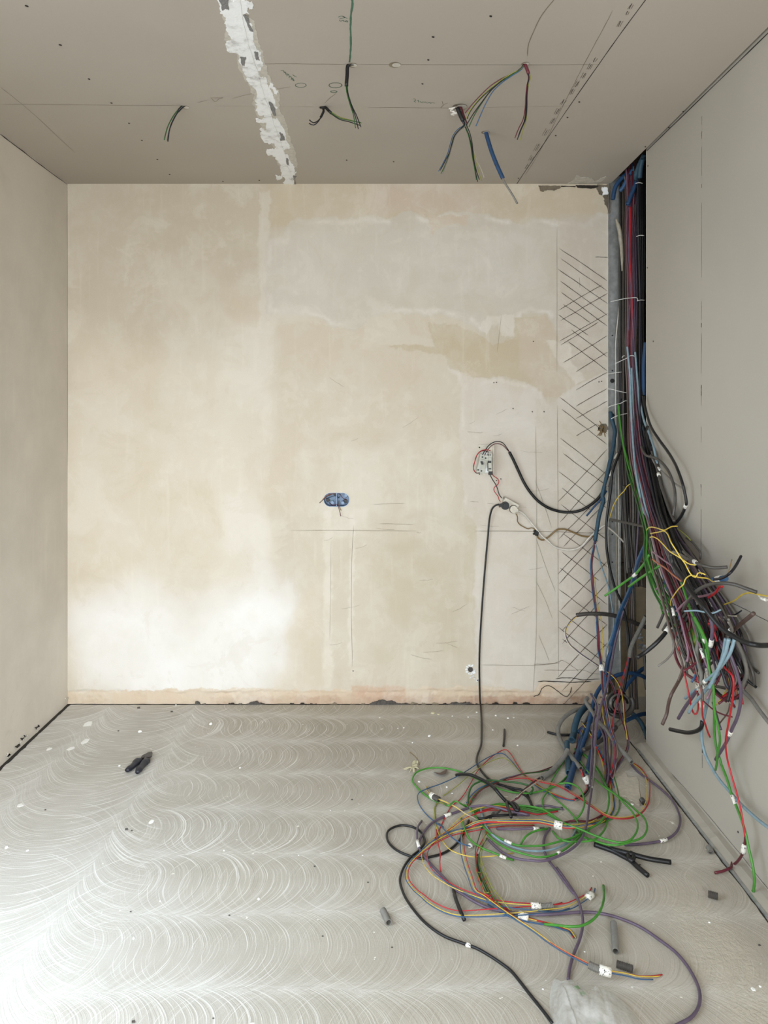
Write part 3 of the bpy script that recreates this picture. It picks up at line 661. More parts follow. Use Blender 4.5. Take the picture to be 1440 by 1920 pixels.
# ---------------------------------------------------------------- cable builders
CM = dict(green=(58,116,42), dgreen=(40,78,36), violet=(96,74,98), pviolet=(140,94,116), red=(158,26,36), maroon=(100,28,42), yellow=(206,172,62),
          olive=(122,126,50), blue=(38,72,108), deep=(20,54,118), petrol=(34,58,76), light=(112,146,160), conduit=(112,108,100), dgrey=(70,65,60),
          grey=(120,114,106), black=(20,20,22), white=(216,208,194), orange=(186,94,54), brown=(134,104,54), beige=(166,156,136), brick=(122,66,52), navy=(22,34,66))
CM.update(red=(176,30,38), dgreen=(42,84,38), olive=(136,138,54), orange=(164,92,60), brick=(88,66,58), navy=(20,22,34), yellow=(206,178,72), green=(66,132,46), deep=(24,64,106), blue=(42,84,126), petrol=(36,72,92), pviolet=(128,90,106), violet=(92,76,96), light=(124,152,164))
def cm(k):
    c = CM[k]; g = sum(c) / 3; f = 1.0 if k in ('red', 'green', 'yellow', 'olive', 'dgreen') else .85; return plain('pvc_' + k, tuple(g + (v - g) * f for v in c), .6 if k in ('conduit', 'petrol', 'deep') else .42, 0, .12, 45)
def mat_paper():
    t = NT('paper_marker_sleeve'); n = t.noise(t.co, 190, 2, .5, 1.2)
    return t.end(t.mix(t.rng(n, .60, .64), lin((226, 222, 212)), lin((44, 42, 46))), .8)
M_paper = mat_paper(); M_tie = plain('nylon_cable_tie', (226, 224, 218), .5)
M_copper = plain('bare_copper', (176, 110, 70), .35, .9)
LAY = [0.0]
def nlift():
    LAY[0] = (LAY[0] + .0045) % .036; return LAY[0]
def add_tag(o, P, t0, t1, r, seg=8):
    n = len(P); a, b = int(t0 * (n - 1)), max(int(t1 * (n - 1)), int(t0 * (n - 1)) + 2)
    b = min(b, a + max(2, int(.034 / max(np.linalg.norm(P[a + 1] - P[a]), 1e-4)))) if a < n - 1 else b
    Q = np.array(P[a:b + 1]); 
    if len(Q) < 3: return
    tube('paper_tag', Q, r, M_paper, o, seg, .006, rs=False, clampit=False)
def cable(name, label, c, r, px, surf='floor', val=None, group=None, cat='cable', lift=None, tags=(), hollow=False, corr=0.0, seg=8):
    if val is None: val = r
    if lift is None: lift = 0.0
    P = keep_in(resample(trace(px, surf, val, lift=lift), .007), r)
    o = tube(name, P, r, cm(c), None, seg, .007, hollow, corr)
    meta(o, label, cat, group)
    for t0, t1 in tags: add_tag(o, P, t0, t1, r + .0018)
    return o
def strands(name, label, cols, r, px, surf='floor', val=None, spread=None, group=None, cat='cable', lift=0.0, tags=(), sleeve=(), wander=.5, tagr=None, tw=0.0, seed=0, splay=0.0):
    """several coloured wires that run together as one cable"""
    if val is None: val = r
    spread = spread or r * 2.1
    P = resample(trace(px, surf, val, lift=lift), .009); T, U, W = frames(P); n = len(P)
    rs_ = np.random.RandomState(seed + len(px) * 7 + int(px[0][0]))
    root = empty(name, P[0], label, cat, group); s = np.linspace(0, 1, n); L = n * .009
    if surf == 'floor':                               # lie side by side
        U = np.cross(T, np.array([0, 0, 1.0])); U /= np.maximum(np.linalg.norm(U, axis=1), 1e-6)[:, None]; W = np.tile([0, 0, 1.0], (n, 1))
    k = len(cols)
    for i, c in enumerate(cols):
        f = rs_.rand(3) * 6.28; fr = (.5 + rs_.rand(3) * 1.4) if surf == 'floor' else 1.5 + rs_.rand(3) * 3
        w1 = sum(np.sin(s * fr[j] * max(L, .4) * 4 + f[j]) for j in range(3)) / 3
        if surf == 'floor': a = (i - (k - 1) / 2) * spread + w1 * spread * wander * 4.2; b = (i % 2) * r * .25 + 0 * s
        else:
            ph = 6.28 * i / k + tw * s * L * 6.28; a = spread * .7 * np.cos(ph) + w1 * spread * wander; b = spread * .7 * np.sin(ph) + np.roll(w1, n // 3) * spread * wander
        a = a * (1 + splay * s * s); b = b * (1 + splay * s * s)
        Q = keep_in(P + U * a[:, None] + W * b[:, None], r)
        if surf == 'floor' and n > 30: e_ = int(rs_.rand() * 5) if i else 0; Q = Q[:n - e_]
        w = tube('wire', Q, r * (.84 if c in ('yellow', 'olive', 'orange') else 1.0), cm(c), root, 6, .009, rs=False); w['label'] = c.replace('dgreen', 'dark green').replace('pviolet', 'pink violet').replace('light', 'pale blue').replace('dgrey', 'dark grey').replace('deep', 'deep blue') + ' wire'
    for (t0, t1, c, rr, cr) in sleeve:
        a, b = int(t0 * (n - 1)), max(int(t1 * (n - 1)), int(t0 * (n - 1)) + 3)
        if cr: b = min(b, a + 5)
        so = tube('sleeve', keep_in(P[a:b + 1], rr), rr, cm(c), root, 10, .008, rs=True, hollow=bool(cr), corr=cr)
    for t0, t1 in tags: add_tag(root, P, t0, t1, tagr or spread * 1.3 + r)
    return root

# ---------------------------------------------------------------- wires hanging out of the ceiling
def cbundle(name, label, cols, r, px, val, **k): return strands(name, label, cols, r * .82, px, 'depth', val, cat='wire', splay=k.pop('splay', 2.2), **k)
def at_c(x, y): return on_ceil(x, y)[1]
d = at_c(347, 199)
cbundle('ceiling_wire', 'short black and green wires hanging alone left of the white putty joint', ['black', 'navy', 'dgreen'], .0026, tr('X', (352,196), (345,198), (336,206), (326,221), (318,240), (313,264)), [d, d, d], spread=.0035, sleeve=[(0, .28, 'black', .0052, 0)])
d = at_c(655, 121)
cbundle('ceiling_wire', 'black sleeved wire hanging straight down where the green marker line ends', ['navy', 'black', 'dgreen'], .0022, tr('X', (663,119), (653,121), (651,140), (650,168), (657,195), (666,218), (672,240)), [d, d, d], spread=.0032, sleeve=[(0, .40, 'black', .0062, 0)])
d = at_c(605, 201)
cbundle('ceiling_wire', 'short hooked black wire beside the middle ceiling hole, curling left', ['black', 'navy'], .0026, tr('X', (603,201), (607,205), (603,217), (595,228), (587,232), (580,228)), [d, d], spread=.004, sleeve=[(.05, .5, 'black', .0045, 0)])
cbundle('ceiling_wire', 'green and black wires running right from the middle ceiling hole', ['dgreen', 'black', 'olive'], .0022, tr('X', (601,201), (609,201), (620,211), (637,222), (655,226), (677,231)), [d, d - .05], spread=.0032, sleeve=[(0, .32, 'black', .0055, 0)])
d = at_c(985, 120)
for cs, pts, lb in ((['maroon'], [(975,478),(950,515),(880,550),(800,590),(720,640),(640,710),(570,780),(520,840)], 'single maroon wire sweeping left from the right ceiling hole'),
                    (['black', 'olive'], [(975,478),(950,515),(880,552),(810,595),(730,655),(660,720),(600,790),(560,850),(545,890)], 'black and olive wires arching left from the right ceiling hole'),
                    (['dgreen', 'black'], [(975,478),(945,520),(875,560),(800,610),(720,680),(650,770),(590,860),(548,945)], 'longest green and black wires arching left from the right ceiling hole'),
                    (['blue'], [(975,478),(945,522),(880,565),(810,615),(740,680),(690,755),(650,830),(600,940)], 'single blue wire arching left from the right ceiling hole')):
    cbundle('ceiling_wire', lb, cs, .0021, tr('S', pts), [d, d + .02, d + .05], spread=.003)
cbundle('ceiling_wire', 'violet to green wires hanging straight down from the right ceiling hole', ['navy', 'maroon', 'black', 'olive'], .0022, tr('S', [(975,478),(985,500),(1000,540),(1010,585),(998,640),(990,720),(988,800),(975,900),(945,970),(920,1042)]), [d, d, d], spread=.0032, sleeve=[(0, .15, 'maroon', .0055, 0)])
d = at_c(862, 201)
cbundle('ceiling_wire', 'brown sleeved wires crossing down right below the crumbled white hole', ['black', 'dgreen', 'navy', 'olive', 'beige'], .0021, tr('S', [(488,805),(505,860),(530,930),(560,1010),(580,1090),(595,1180),(615,1260),(640,1350)]), [d, d, d - .03], spread=.0045, sleeve=[(0, .24, 'maroon', .009, 0)])
cbundle('ceiling_wire', 'wires crossing down left below the crumbled white hole', ['black', 'blue', 'dgreen', 'grey'], .0021, tr('S', [(470,808),(500,880),(525,935),(480,975),(445,1020),(425,1085),(405,1160),(375,1230),(345,1290)]), [d - .02, d - .02, d - .05], spread=.004, sleeve=[(0, .22, 'black', .008, 0)])
d = at_c(910, 248)
o = cable('ceiling_conduit', 'bright blue conduit hanging out of the ceiling near the right rear corner', 'deep', .0085, tr('S', [(683,985),(700,1050),(728,1140),(765,1235),(812,1338)]), 'depth', [d, d - .02], hollow=True, seg=12)
g = tube('wire', resample(trace(tr('S', [(805,1325),(825,1370),(870,1440),(905,1500),(920,1528)]), 'depth', [d - .02, d - .02]), .008), .0042, cm('grey'), o, 8)
# crumbs of board paper at the hole
mb = MB(); p = on_ceil(858, 203)
for k in range(10):
    q = p + Vector((rnd.uniform(-.035, .02), rnd.uniform(-.02, .02), -rnd.uniform(.003, .02))); a = rnd.uniform(.004, .012)
    mb.obox(q, (a, rnd.uniform(-a, a), 0), (rnd.uniform(-a, a) * .5, a * .6, a * .5), (0, -.001, .002))
meta(mb.build('board_crumbs', [M_edge], None, p), 'white torn board paper around the ceiling hole with crossing wires', 'plaster crumbs')

# ---------------------------------------------------------------- sunk switch box
bc = Vector((HX, YB, HZ))
box = empty('junction_box', bc, 'blue oval double switch box sunk in the middle of the wall', 'switch box')
mb = MB(); seg = 32; out = []
def oval(hw, hh, y):
    r = []
    for i in range(seg):
        a = 6.2832 * i / seg; cxo = (hw - hh) * (1 if math.cos(a) > 0 else -1); r.append((HX + cxo + hh * math.cos(a), y, HZ + hh * math.sin(a)))
    return r
rings = [oval(HW + .003, HHh + .0025, YB - .003), oval(HW + .0015, HHh + .0012, YB - .004), oval(HW - .001, HHh - .001, YB - .002), oval(HW - .002, HHh - .002, YB + .050)]
V4 = [v for r in rings for v in r]; F4 = [(k * seg + i, (k + 1) * seg + i, (k + 1) * seg + (i + 1) % seg, k * seg + (i + 1) % seg) for k in range(3) for i in range(seg)]
mb.add(V4, F4[:seg], 0); mb.V = []; mb.F = []; mb.M = []
mb.add(V4, F4, 0); mb.M = [1] * seg + [0] * (2 * seg); mb.add(rings[3], [tuple(range(seg - 1, -1, -1))], 0)
M_boxblue = plain('blue_box_plastic', (138, 158, 184), .5)
mb.build('shell', [M_boxblue, M_putty], box)
mb = MB(); mb.box((HX - .002, YB + .004, HZ - HHh), (HX + .002, YB + .045, HZ + HHh)); mb.build('divider', [M_boxblue], box)
for dx_, dz_ in ((-.045, .020), (.046, .020), (-.022, -.016), (.030, -.017)): mb = MB(); mb.disc((HX + dx_, YB + .012, HZ + dz_), (0, 1, 0), .008, .03); mb.build('screw_post', [M_boxblue], box)
for dx_, dz_, r_ in ((-.045, -.008, .011), (-.008, .022, .010), (.046, .014, .008), (.042, -.012, .012)):
    mb = MB(); mb.disc((HX + dx_, YB + .0485, HZ + dz_), (0, -1, 0), r_, .001); mb.build('knockout', [cm('black')], box)
def wr(parent, pts, c, r=.0016): 
    P = sm([tuple(p) for p in pts], 40); return tube('wire', P, r, cm(c), parent, 6, .004, clampit=False)
def bp(x, z, y): return (HX + x, YB + y, HZ + z)
wr(box, [bp(.0, .026, .045), bp(-.02, .028, .012), bp(-.045, .018, -.006), bp(-.062, .005, -.014), bp(-.083, -.014, -.02)], 'brick')
wr(box, [bp(.01, .028, .045), bp(-.015, .030, .010), bp(-.05, .020, -.008), bp(-.070, .0, -.016)], 'orange')
wr(box, [bp(-.055, .0, .045), bp(-.03, .012, .012), bp(-.003, .018, .008), bp(.012, .006, .02)], 'petrol')
wr(box, [bp(-.04, -.02, .045), bp(-.02, -.028, .012), bp(.005, -.024, .0), bp(.010, -.035, -.012), bp(.018, -.060, -.016), bp(.022, -.080, -.018)], 'maroon')
wr(box, [bp(.01, -.01, .045), bp(.012, -.024, .004), bp(.018, -.04, -.012), bp(.024, -.052, -.014)], 'brown')
wr(box, [bp(.005, .03, .045), bp(.02, .022, .01), bp(.032, .008, .008), bp(.05, -.004, .02)], 'maroon')
wr(box, [bp(.015, .01, .045), bp(.0, .004, .008), bp(-.02, -.004, .01), bp(-.045, -.016, .02)], 'light')
# pipe stub with chipped plaster
p = on_back(882, 1255, 0)
mb = MB(); V_, F_ = tube_arrays(np.array([[p[0], YB - .004, p[2]], [p[0], YB + .01, p[2]], [p[0], YB + .05, p[2]]]), .0125, 16, True); mb.add(V_, F_)
o = mb.build('pipe_stub', [cm('dgrey')], None, (p[0], YB, p[2])); meta(o, 'dark round pipe end set in the wall left of the hanging black cord', 'pipe')
mb = MB()
for k in range(9):
    a = 1.2 + k * .62; q = Vector((p[0] + .021 * math.cos(a), YB - .003, p[2] + .021 * math.sin(a))); s_ = rnd.uniform(.004, .008)
    mb.obox(q, (s_, 0, rnd.uniform(-s_, s_) * .5), (0, .0025, 0), (rnd.uniform(-s_, s_) * .4, 0, s_ * .8))
for k in range(5): mb.obox((p[0] + rnd.uniform(.0, .04), YB - .004, p[2] - rnd.uniform(.03, .055)), (.005, 0, .002), (0, .002, 0), (0, 0, .004))
mb.build('plaster_ring', [M_putty], o)
# splintered hole by the steel stud
p = on_back(1131, 803)
mb = MB()
for k in range(8):
    a = rnd.uniform(1.5, 5.2); L = rnd.uniform(.012, .03); q = Vector((p[0] + .02 * math.cos(a), YB - .004, p[2] + .02 * math.sin(a)))
    mb.obox(q, (L * math.cos(a), 0, L * math.sin(a)), (0, .0015, 0), (-.0015 * math.sin(a), 0, .0015 * math.cos(a)))
meta(mb.build('splinters', [cm('brown')], None, p), 'splintered lath ends around the broken hole beside the steel stud', 'lath splinters')
mb = MB(); mb.disc((p[0], YB + .045, p[2]), (0, -1, 0), .03, .004); mb.obox((p[0] + .004, YB + .02, p[2] - .008), (.008, 0, .003), (0, .01, 0), (0, 0, .007)); mb.obox((p[0] - .006, YB + .025, p[2] + .004), (.006, 0, -.003), (0, .008, 0), (0, 0, .008))
meta(mb.build('brick_rubble', [M_mason], None, (p[0], YB + .04, p[2])), 'brown rubble inside the broken hole beside the steel stud', 'rubble')

# ---------------------------------------------------------------- fuse carrier with two breakers
c0 = on_back(911, 863)
fp = empty('fuse_carrier', c0, 'white mounting plate with two circuit breakers screwed to the wall', 'circuit breaker')
M_pl = plain('plate_white', (214, 206, 190), .6); M_mcb = plain('breaker_grey', (192, 191, 178), .5); M_dk = plain('terminal_dark', (36, 34, 34), .5)
def wb(x, y, z): return on_back(x, y, z)
def pbox(m, x0, y0, x1, y1, d0, d1, mi=0, tilt=0.0):
    a = wb((x0 + x1) / 2, (y0 + y1) / 2, (d0 + d1) / 2); hx = (x1 - x0) / 2 * YB / F; hz = (y1 - y0) / 2 * YB / F; c_, s_ = math.cos(tilt), math.sin(tilt)
    m.obox(a, (hx * c_, 0, hx * s_), (0, (d1 - d0) / 2, 0), (-hz * s_, 0, hz * c_), mi)
mb = MB(); pbox(mb, 896.5, 834, 926.5, 891, .005, .009); pbox(mb, 923.5, 835, 926.5, 891, .009, .02); pbox(mb, 898, 838, 912, 843, .009, .014); mb.disc(wb(899, 839, .014), NB, .004, .001, 1, 10); mb.disc(wb(899, 889, .009), NB, .003, .001, 1, 10)
mb.build('plate', [M_pl, M_dk], fp)
mb = MB(); pbox(mb, 903, 848, 919, 886, .009, .02); mb.build('rail', [M_zinc], fp)
b1 = MB(); tl = -.22
pbox(b1, 896, 852, 912, 886, .02, .062, 0, tl); pbox(b1, 897.5, 862, 910.5, 876, .062, .072, 0, tl)
for x, y in ((904.5, 857), (910.5, 859), (896.5, 881), (902.5, 883)): b1.disc(wb(x, y, .0725 if 862 < y < 876 else .0625), NB, .0042, .0012, 1, 10)
br = b1.build('breaker', [M_mcb, M_dk], fp); t_ = MB(); pbox(t_, 902, 865, 905.5, 871, .072, .086, 0, tl + .6); t_.build('lever', [M_dk], br)
b2 = MB(); pbox(b2, 915, 850, 921.5, 883, .02, .062, 0, 0); pbox(b2, 915.5, 858, 921, 864, .062, .070, 0); pbox(b2, 915.5, 868, 921, 875, .062, .072, 0)
for x, y in ((916.5, 853), (919.5, 853), (917.5, 879), (920, 879)): b2.disc(wb(x, y, .0625), NB, .0032, .001, 1, 8)
br = b2.build('breaker', [M_mcb, M_dk], fp); br['label'] = 'narrow right breaker'; t_ = MB(); pbox(t_, 916, 864.4, 920.5, 867.6, .062, .080); t_.build('lever', [M_dk], br)
mb = MB(); pbox(mb, 916, 884, 923, 890, .009, .035); mb.build('terminal', [M_dk], fp)
def fw(tile, pts, c, off, r=.0021, parent=None):
    P = trace(tr(tile, pts), 'back', off); return tube('wire', resample(P, .006), r, cm(c), parent, 6)
fw('Q', [(430,325),(380,312),(320,318),(270,350),(232,410),(215,480),(202,545),(205,590),(240,625)], 'red', [.06,.07,.07,.06], parent=fp)
fw('Q', [(405,345),(350,325),(295,335),(250,380),(225,450),(200,530),(212,600),(245,630),(285,622)], 'black', [.06,.065,.06,.06], parent=fp)
# supply cable: two black wires into a thick black jacket that swags across to the chase
sup = empty('supply_cable', wb(907, 853, .06), 'thick black cable swagging from the fuse carrier to the cable chase', 'cable')
fw('Q', [(320,380),(350,330),(400,260),(460,215),(530,200),(590,215),(640,270),(690,350)], 'black', [.062,.055,.05,.03], .0023, sup)
fw('Q', [(350,390),(380,330),(430,270),(480,235),(540,230),(600,255),(645,300),(690,350)], 'maroon', [.062,.055,.05,.03], .0021, sup)
P = trace(tr('Q', [(685,343),(740,450),(800,580),(880,750),(970,890),(1080,1010),(1200,1090),(1320,1135)]) + tr('C', [(30,200),(120,235),(280,260),(430,240),(560,170),(660,80)]) + tr('B', [(440,1720),(470,1640),(500,1580),(535,1480),(580,1390),(600,1340),(600,1180),(605,900)]), 'back', [.03,.02,.02,.02,.03,.03,.05,.06,.08])
tube('jacket', resample(P, .008), .0072, cm('black'), sup, 10)
n = len(P); add_tag(sup, resample(P, .008), .735, .765, .0125); 
# twin lead between the breaker and the double socket
tl_ = empty('twin_lead', wb(918, 887, .03), 'thin twisted red and black lead between fuse carrier and double socket', 'wire')
fw('Q', [(420,640),(455,710),(500,780),(525,840),(545,910),(582,965)], 'black', [.03,.02,.02,.03], .0021, tl_)
fw('Q', [(450,600),(465,660),(510,690),(543,730),(530,780),(490,810),(475,850),(500,900),(535,945),(545,990),(565,1010)], 'red', [.03,.02,.02,.03], .0021, tl_)

# ---------------------------------------------------------------- surface double socket hanging askew
sk = wb(955.5, 948.5, .02); ds = empty('double_socket', sk, 'small white double socket hanging askew on the wall with two plugs', 'socket')
tilt = -math.atan2(120, 215)
mb = MB(); pbox(mb, 940.5, 938, 971, 958, .006, .036, 0, tilt); bd = mb.build('housing', [M_pl], ds); md = bd.modifiers.new('bevel', 'BEVEL'); md.width = .004; md.segments = 3
mb = MB(); a = wb(957.5, 940.5, .02); mb.obox(a, (.040 * math.cos(tilt), 0, .040 * math.sin(tilt)), (0, .013, 0), (-.006 * math.sin(tilt), 0, .006 * math.cos(tilt))); bd = mb.build('backplate', [plain('socket_side', (140, 134, 122), .6)], ds)
for i, (x, y) in enumerate(((947, 948), (962.3, 954.5))):
    mb = MB(); mb.disc(wb(x, y, .0355), NB, .0205, .002, 0, 28); r_ = mb.build('socket_face', [M_dk], ds)
    pl = MB(); pl.disc(wb(x, y, .037), NB, .0178, .022 if i == 0 else .016, 0, 28); (pl.disc(wb(x, y, .05), NB, .012, .016, 0, 20) if i == 0 else None)
    if i == 0: pl.obox(wb(x - 7, y - 1, .048), (.012, 0, .004), (0, .007, 0), (-.002, 0, .007))
    else: pl.obox(wb(x + 4, y + 1, .05), (.012, 0, -.004), (0, .006, 0), (.002, 0, .007))
    po = pl.build('plug', [cm('black') if i == 0 else M_pl], None, wb(x, y, .037)); meta(po, 'round black plug in the left half of the double socket' if i == 0 else 'round white plug in the right half of the double socket', 'plug')
# black extension cord: down the wall, onto the floor and into the pile
Pa = trace(tr('Q', [(548,1050),(500,1062),(455,1105),(425,1200),(408,1320),(398,1450),(385,1584)]) + [(909,1070),(903,1150),(899,1230),(900,1310),(901,1322)], 'back', [.045,.02,.012,.012,.012,.012])
Pb = trace([(901.5,1326),(903,1350),(903,1380),(902,1397),(895,1417),(894,1430),(903,1446),(916,1460),(934,1470),(960,1477),(985,1484),(994,1503),(998,1512)], 'floor', .0045, lift=.004)
o = tube('power_cord', resample(np.vstack([Pa, Pb]), .008), .0044, cm('black'), None, 8); meta(o, 'thin black cord hanging straight down from the left plug to the floor', 'cord')
P = trace(tr('Q', [(790,1135),(840,1150),(900,1200),(960,1270),(1040,1370),(1120,1470),(1200,1540),(1240,1575)]) + tr('C', [(60,632),(120,670),(260,708),(380,702),(460,660),(540,570),(640,480),(740,415),(770,440),(850,505),(1000,665),(1100,785),(1180,860)]), 'back', [.045,.02,.02,.02,.03,.05,.06,.05,.03])
o = tube('power_cord', resample(P, .008), .0044, cm('white'), None, 8); meta(o, 'white cord looping from the right plug towards the cable chase', 'cord')
br_ = empty('spliced_lead', wb(1005, 998, .02), 'brown lead with a black connector hanging below the double socket', 'wire')
fw('Q', [(778,1180),(795,1220),(795,1280),(830,1325),(880,1355),(940,1380),(980,1365),(1020,1380),(1040,1405)], 'brown', [.02,.012,.012,.015], .0026, br_)
P = trace(tr('Q', [(1050,1450),(1070,1495),(1110,1528),(1160,1525),(1210,1490),(1270,1440),(1330,1390),(1380,1383)]) + tr('C', [(200,458),(260,465),(360,505),(460,545),(540,552),(600,545)]), 'back', [.015,.015,.02,.03])
tube('wire', resample(P, .007), .0040, cm('brown'), br_, 8)
mb = MB(); 
for x, y in ((1002, 996), (1001, 1001), (1005, 1003)): mb.disc(wb(x, y, .008), (0.3, -1, .2), .006, .016, 0, 12)
mb.obox(wb(1006, 999, .016), (.009, 0, -.004), (0, .008, 0), (.004, 0, .010)); mb.build('connector', [cm('black')], br_)

# ---------------------------------------------------------------- steel stud at the end of the wall
st = MB(); x0 = XE + .001
prof = [(0,0),(.018,0),(.021,.004),(.030,.004),(.033,0),(.046,0),(.048,.005),(.053,.005),(.055,0),(.062,0),(.062,-.010),(.0612,-.010),(.0612,-.0008)]
zt, zb = H + .04, .14
pr = [(x0 + a, YB + .004 + b) for a, b in prof]; pr2 = [(x + .0, y + .0009) for x, y in pr]
Vp = [(x, y, z) for z in (zb, zt) for x, y in pr] ; k = len(pr)
Fp = [(i, i + 1, k + i + 1, k + i) for i in range(k - 1)]
st.add(Vp, Fp); st.box((x0 - .0005, YB - .010, zb), (x0 + .0008, YB + .05, zt)); st.box((x0, YB + .0045, zb), (x0 + .062, YB + .006, zt))
so = st.build('steel_stud', [M_zinc], None, (x0 + .03, YB, zb)); meta(so, 'galvanised steel stud standing upright between the plaster and the cable chase', 'metal stud')
hd = MB()
for y in (629, 695, 714): hd.disc(on_back(1148, y, -.002), NB, .006 if y == 714 else .0035, .003, 0, 10)
for y in (714, 779, 978, 1002, 1054): hd.disc(on_back(1148 if y > 700 else 1150, y, -.003), NB, .011 if y in (714, 779) else .004, .001, 0, 14)
hd.build('punched_hole', [M_dk], so)
wd = MB(); wd.obox(depth(1190, 1078, 3.82), (.085, 0, -.022), (0, .03, 0), (.01, 0, .045)); 
o = wd.build('mortar_block', [plain('dark_mortar', (92, 80, 64), .95, var=.35, scale=30)], None, depth(1190, 1078, 3.82)); meta(o, 'rough brown mortar block wedged in the chase beside the stud', 'mortar')
pn = MB(); z1 = CH - (1085 - CY) / F * 3.83; pn.box((XE + .066, 3.828, 0.0), (1.49, 3.848, z1))
o = pn.build('back_panel', [plain('tan_panel', (168, 150, 122), .9, var=.15, scale=14)], None, (1.3, 3.84, 0)); meta(o, 'tan board closing the lower back of the cable chase', 'panel')

# ---------------------------------------------------------------- cables inside the chase
def guide(ys, xs, ws, ds):
    ys = np.array(ys, float)
    return lambda y: (np.interp(y, ys, xs), np.interp(y, ys, ws), np.interp(y, ys, ds))
G1 = guide([290,340,380,450,560,665,760,850,930,1000,1060,1130,1200,1260,1330],
           [1188,1187,1186,1183,1185,1182,1190,1201,1219,1243,1270,1306,1334,1354,1370],
           [22,16,13,11,11,9,13,22,27,30,46,64,72,74,72],
           [3.60,3.58,3.55,3.53,3.50,3.47,3.42,3.30,3.14,2.94,2.74,2.56,2.44,2.38,2.34])
def gpath(g, u, v, y0, y1, seed, dd=.03, wob=.05, tail=None):
    r = np.random.RandomState(seed); ys = np.linspace(y0, y1, max(6, int((y1 - y0) / 34)))
    f = r.rand(2) * 6.28; pts = []; dv = []
    for i, y in enumerate(ys):
        cx, wd, dp_ = g(y); uu = u + wob * math.sin(y * .013 + f[0]) + wob * .7 * math.sin(y * .031 + f[1])
        pts.append((cx + uu * wd, y)); dv.append(dp_ + v * dd - .035 * max(0, 1 - uu * uu) * min(1, max(0, (y - 800) / 150)))
    if tail:
        for (dx, dy) in tail: pts.append((pts[-1][0] + dx, pts[-1][1] + dy)); dv.append(dv[-1] - .01)
    return pts, dv
def bundle_cable(u, v, c, r, y0, y1, seed, label, group, g=G1, tail=None, tags=(), dd=.03, seg=7, wob=.05):
    px, dv = gpath(g, u, v, y0, y1, seed, dd, wob, tail)
    n = max(24, len(px) * 14); Q = sm(px, n); dq = np.interp(np.linspace(0, 1, n), np.linspace(0, 1, len(dv)), dv)
    P = []
    for (x, y), d in zip(Q, dq):
        if d < YR + .03 and x > CX:
            lim = (XR - r - .003 - abs(v) * .012) * F / (x - CX)
            d = min(d, lim)
        P.append(depth(x, y, d))
    P = resample(np.array(P), .010)
    o = tube('cable', P, r, cm(c), None, seg, .01, rs=False, clampit=False); meta(o, label, 'cable', group)
    for t0, t1 in tags: add_tag(o, P, t0, t1, r + .002, 8)
    return o
GRP = {}
def grouped(c, where):
    nm = dict(violet='violet', pviolet='pinkish violet', red='red', maroon='maroon', light='pale blue', blue='blue', green='green', dgreen='dark green', dgrey='dark grey', grey='grey', black='black', orange='orange', yellow='yellow', brick='brown', olive='olive', navy='navy', conduit='grey', beige='beige')[c]
    return nm
rb = random.Random(5)
def tailc():
    a = rb.uniform(-1, 1); L = rb.uniform(8, 26)
    return [(a * L * .5, L * .8), (a * L, L * .7)]
# the thick coloured bundle, back layer first; u runs from its left edge to its right edge
spec = []
for i in range(12): spec.append((-1.0 + i * .06 + rb.uniform(-.05, .05), rb.uniform(.2, 1), rb.choice(['dgrey', 'brick', 'maroon', 'dgrey', 'grey']), .0033))
for i in range(30): spec.append((-.75 + i * .046, rb.uniform(-.2, 1), rb.choice(['pviolet', 'violet', 'maroon', 'pviolet', 'red', 'maroon', 'blue', 'orange']), .0036))
for i in range(16): spec.append((-.42 + i * .066, rb.uniform(-1, -.3), rb.choice(['pviolet', 'violet', 'grey', 'red', 'pviolet', 'maroon', 'violet', 'brick']), .0037))
for i in range(11): spec.append((.45 + i * .05, rb.uniform(-.9, 1), rb.choice(['dgrey', 'black', 'dgrey', 'grey', 'violet', 'black']), .0040))
def side_(u): return 'on the left side' if u < -.45 else ('in the left middle' if u < 0 else ('in the right middle' if u < .5 else 'on the right side'))
k = 0
for u, v, c, r in spec:
    k += 1
    y1 = rb.choice([1090, 1130, 1160, 1190, 1215, 1240, 1262, 1285]) + rb.uniform(-14, 14)
    if u > .6: y1 = max(y1, 1180)
    t_ = .80 + rb.random() * .16; tg = [(t_, t_ + .018)] if k % 5 == 0 else ()
    bundle_cable(u, v, c, r, 300 + rb.uniform(0, 60), y1, 300 + k, '%s cable %s of the thick bundle hanging out of the chase' % (grouped(c, 0), side_(u)), '%s cables %s of the thick bundle' % (grouped(c, 0), side_(u)), tail=tailc(), tags=tg)
for u0, pts, dv, lb in ((0, [(1176,650),(1181,700),(1183,760),(1187,830),(1193,890),(1204,945),(1214,990)], [3.42,3.40,3.34,3.20,3.06,2.95], 'pale blue cable on the left front of the thick bundle'),
                        (0, [(1184,690),(1187,760),(1190,830),(1197,885),(1208,940),(1222,990)], [3.41,3.38,3.30,3.18,3.02,2.9], 'pale blue cable beside the leftmost pale blue one on the thick bundle'),
                        (0, [(1191,660),(1195,710),(1201,780),(1210,850),(1220,900),(1230,955),(1242,1010)], [3.42,3.38,3.30,3.18,3.02,2.86], 'pale blue cable over the right front of the thick bundle'),
                        (0, [(1194,700),(1200,750),(1208,790),(1218,815),(1226,840),(1232,870)], [3.40,3.36,3.30,3.2,3.1,3.05], 'pale blue cable branching off right above the grey loops')):
    cable('cable', lb, 'light', .0048, pts, 'depth', dv)
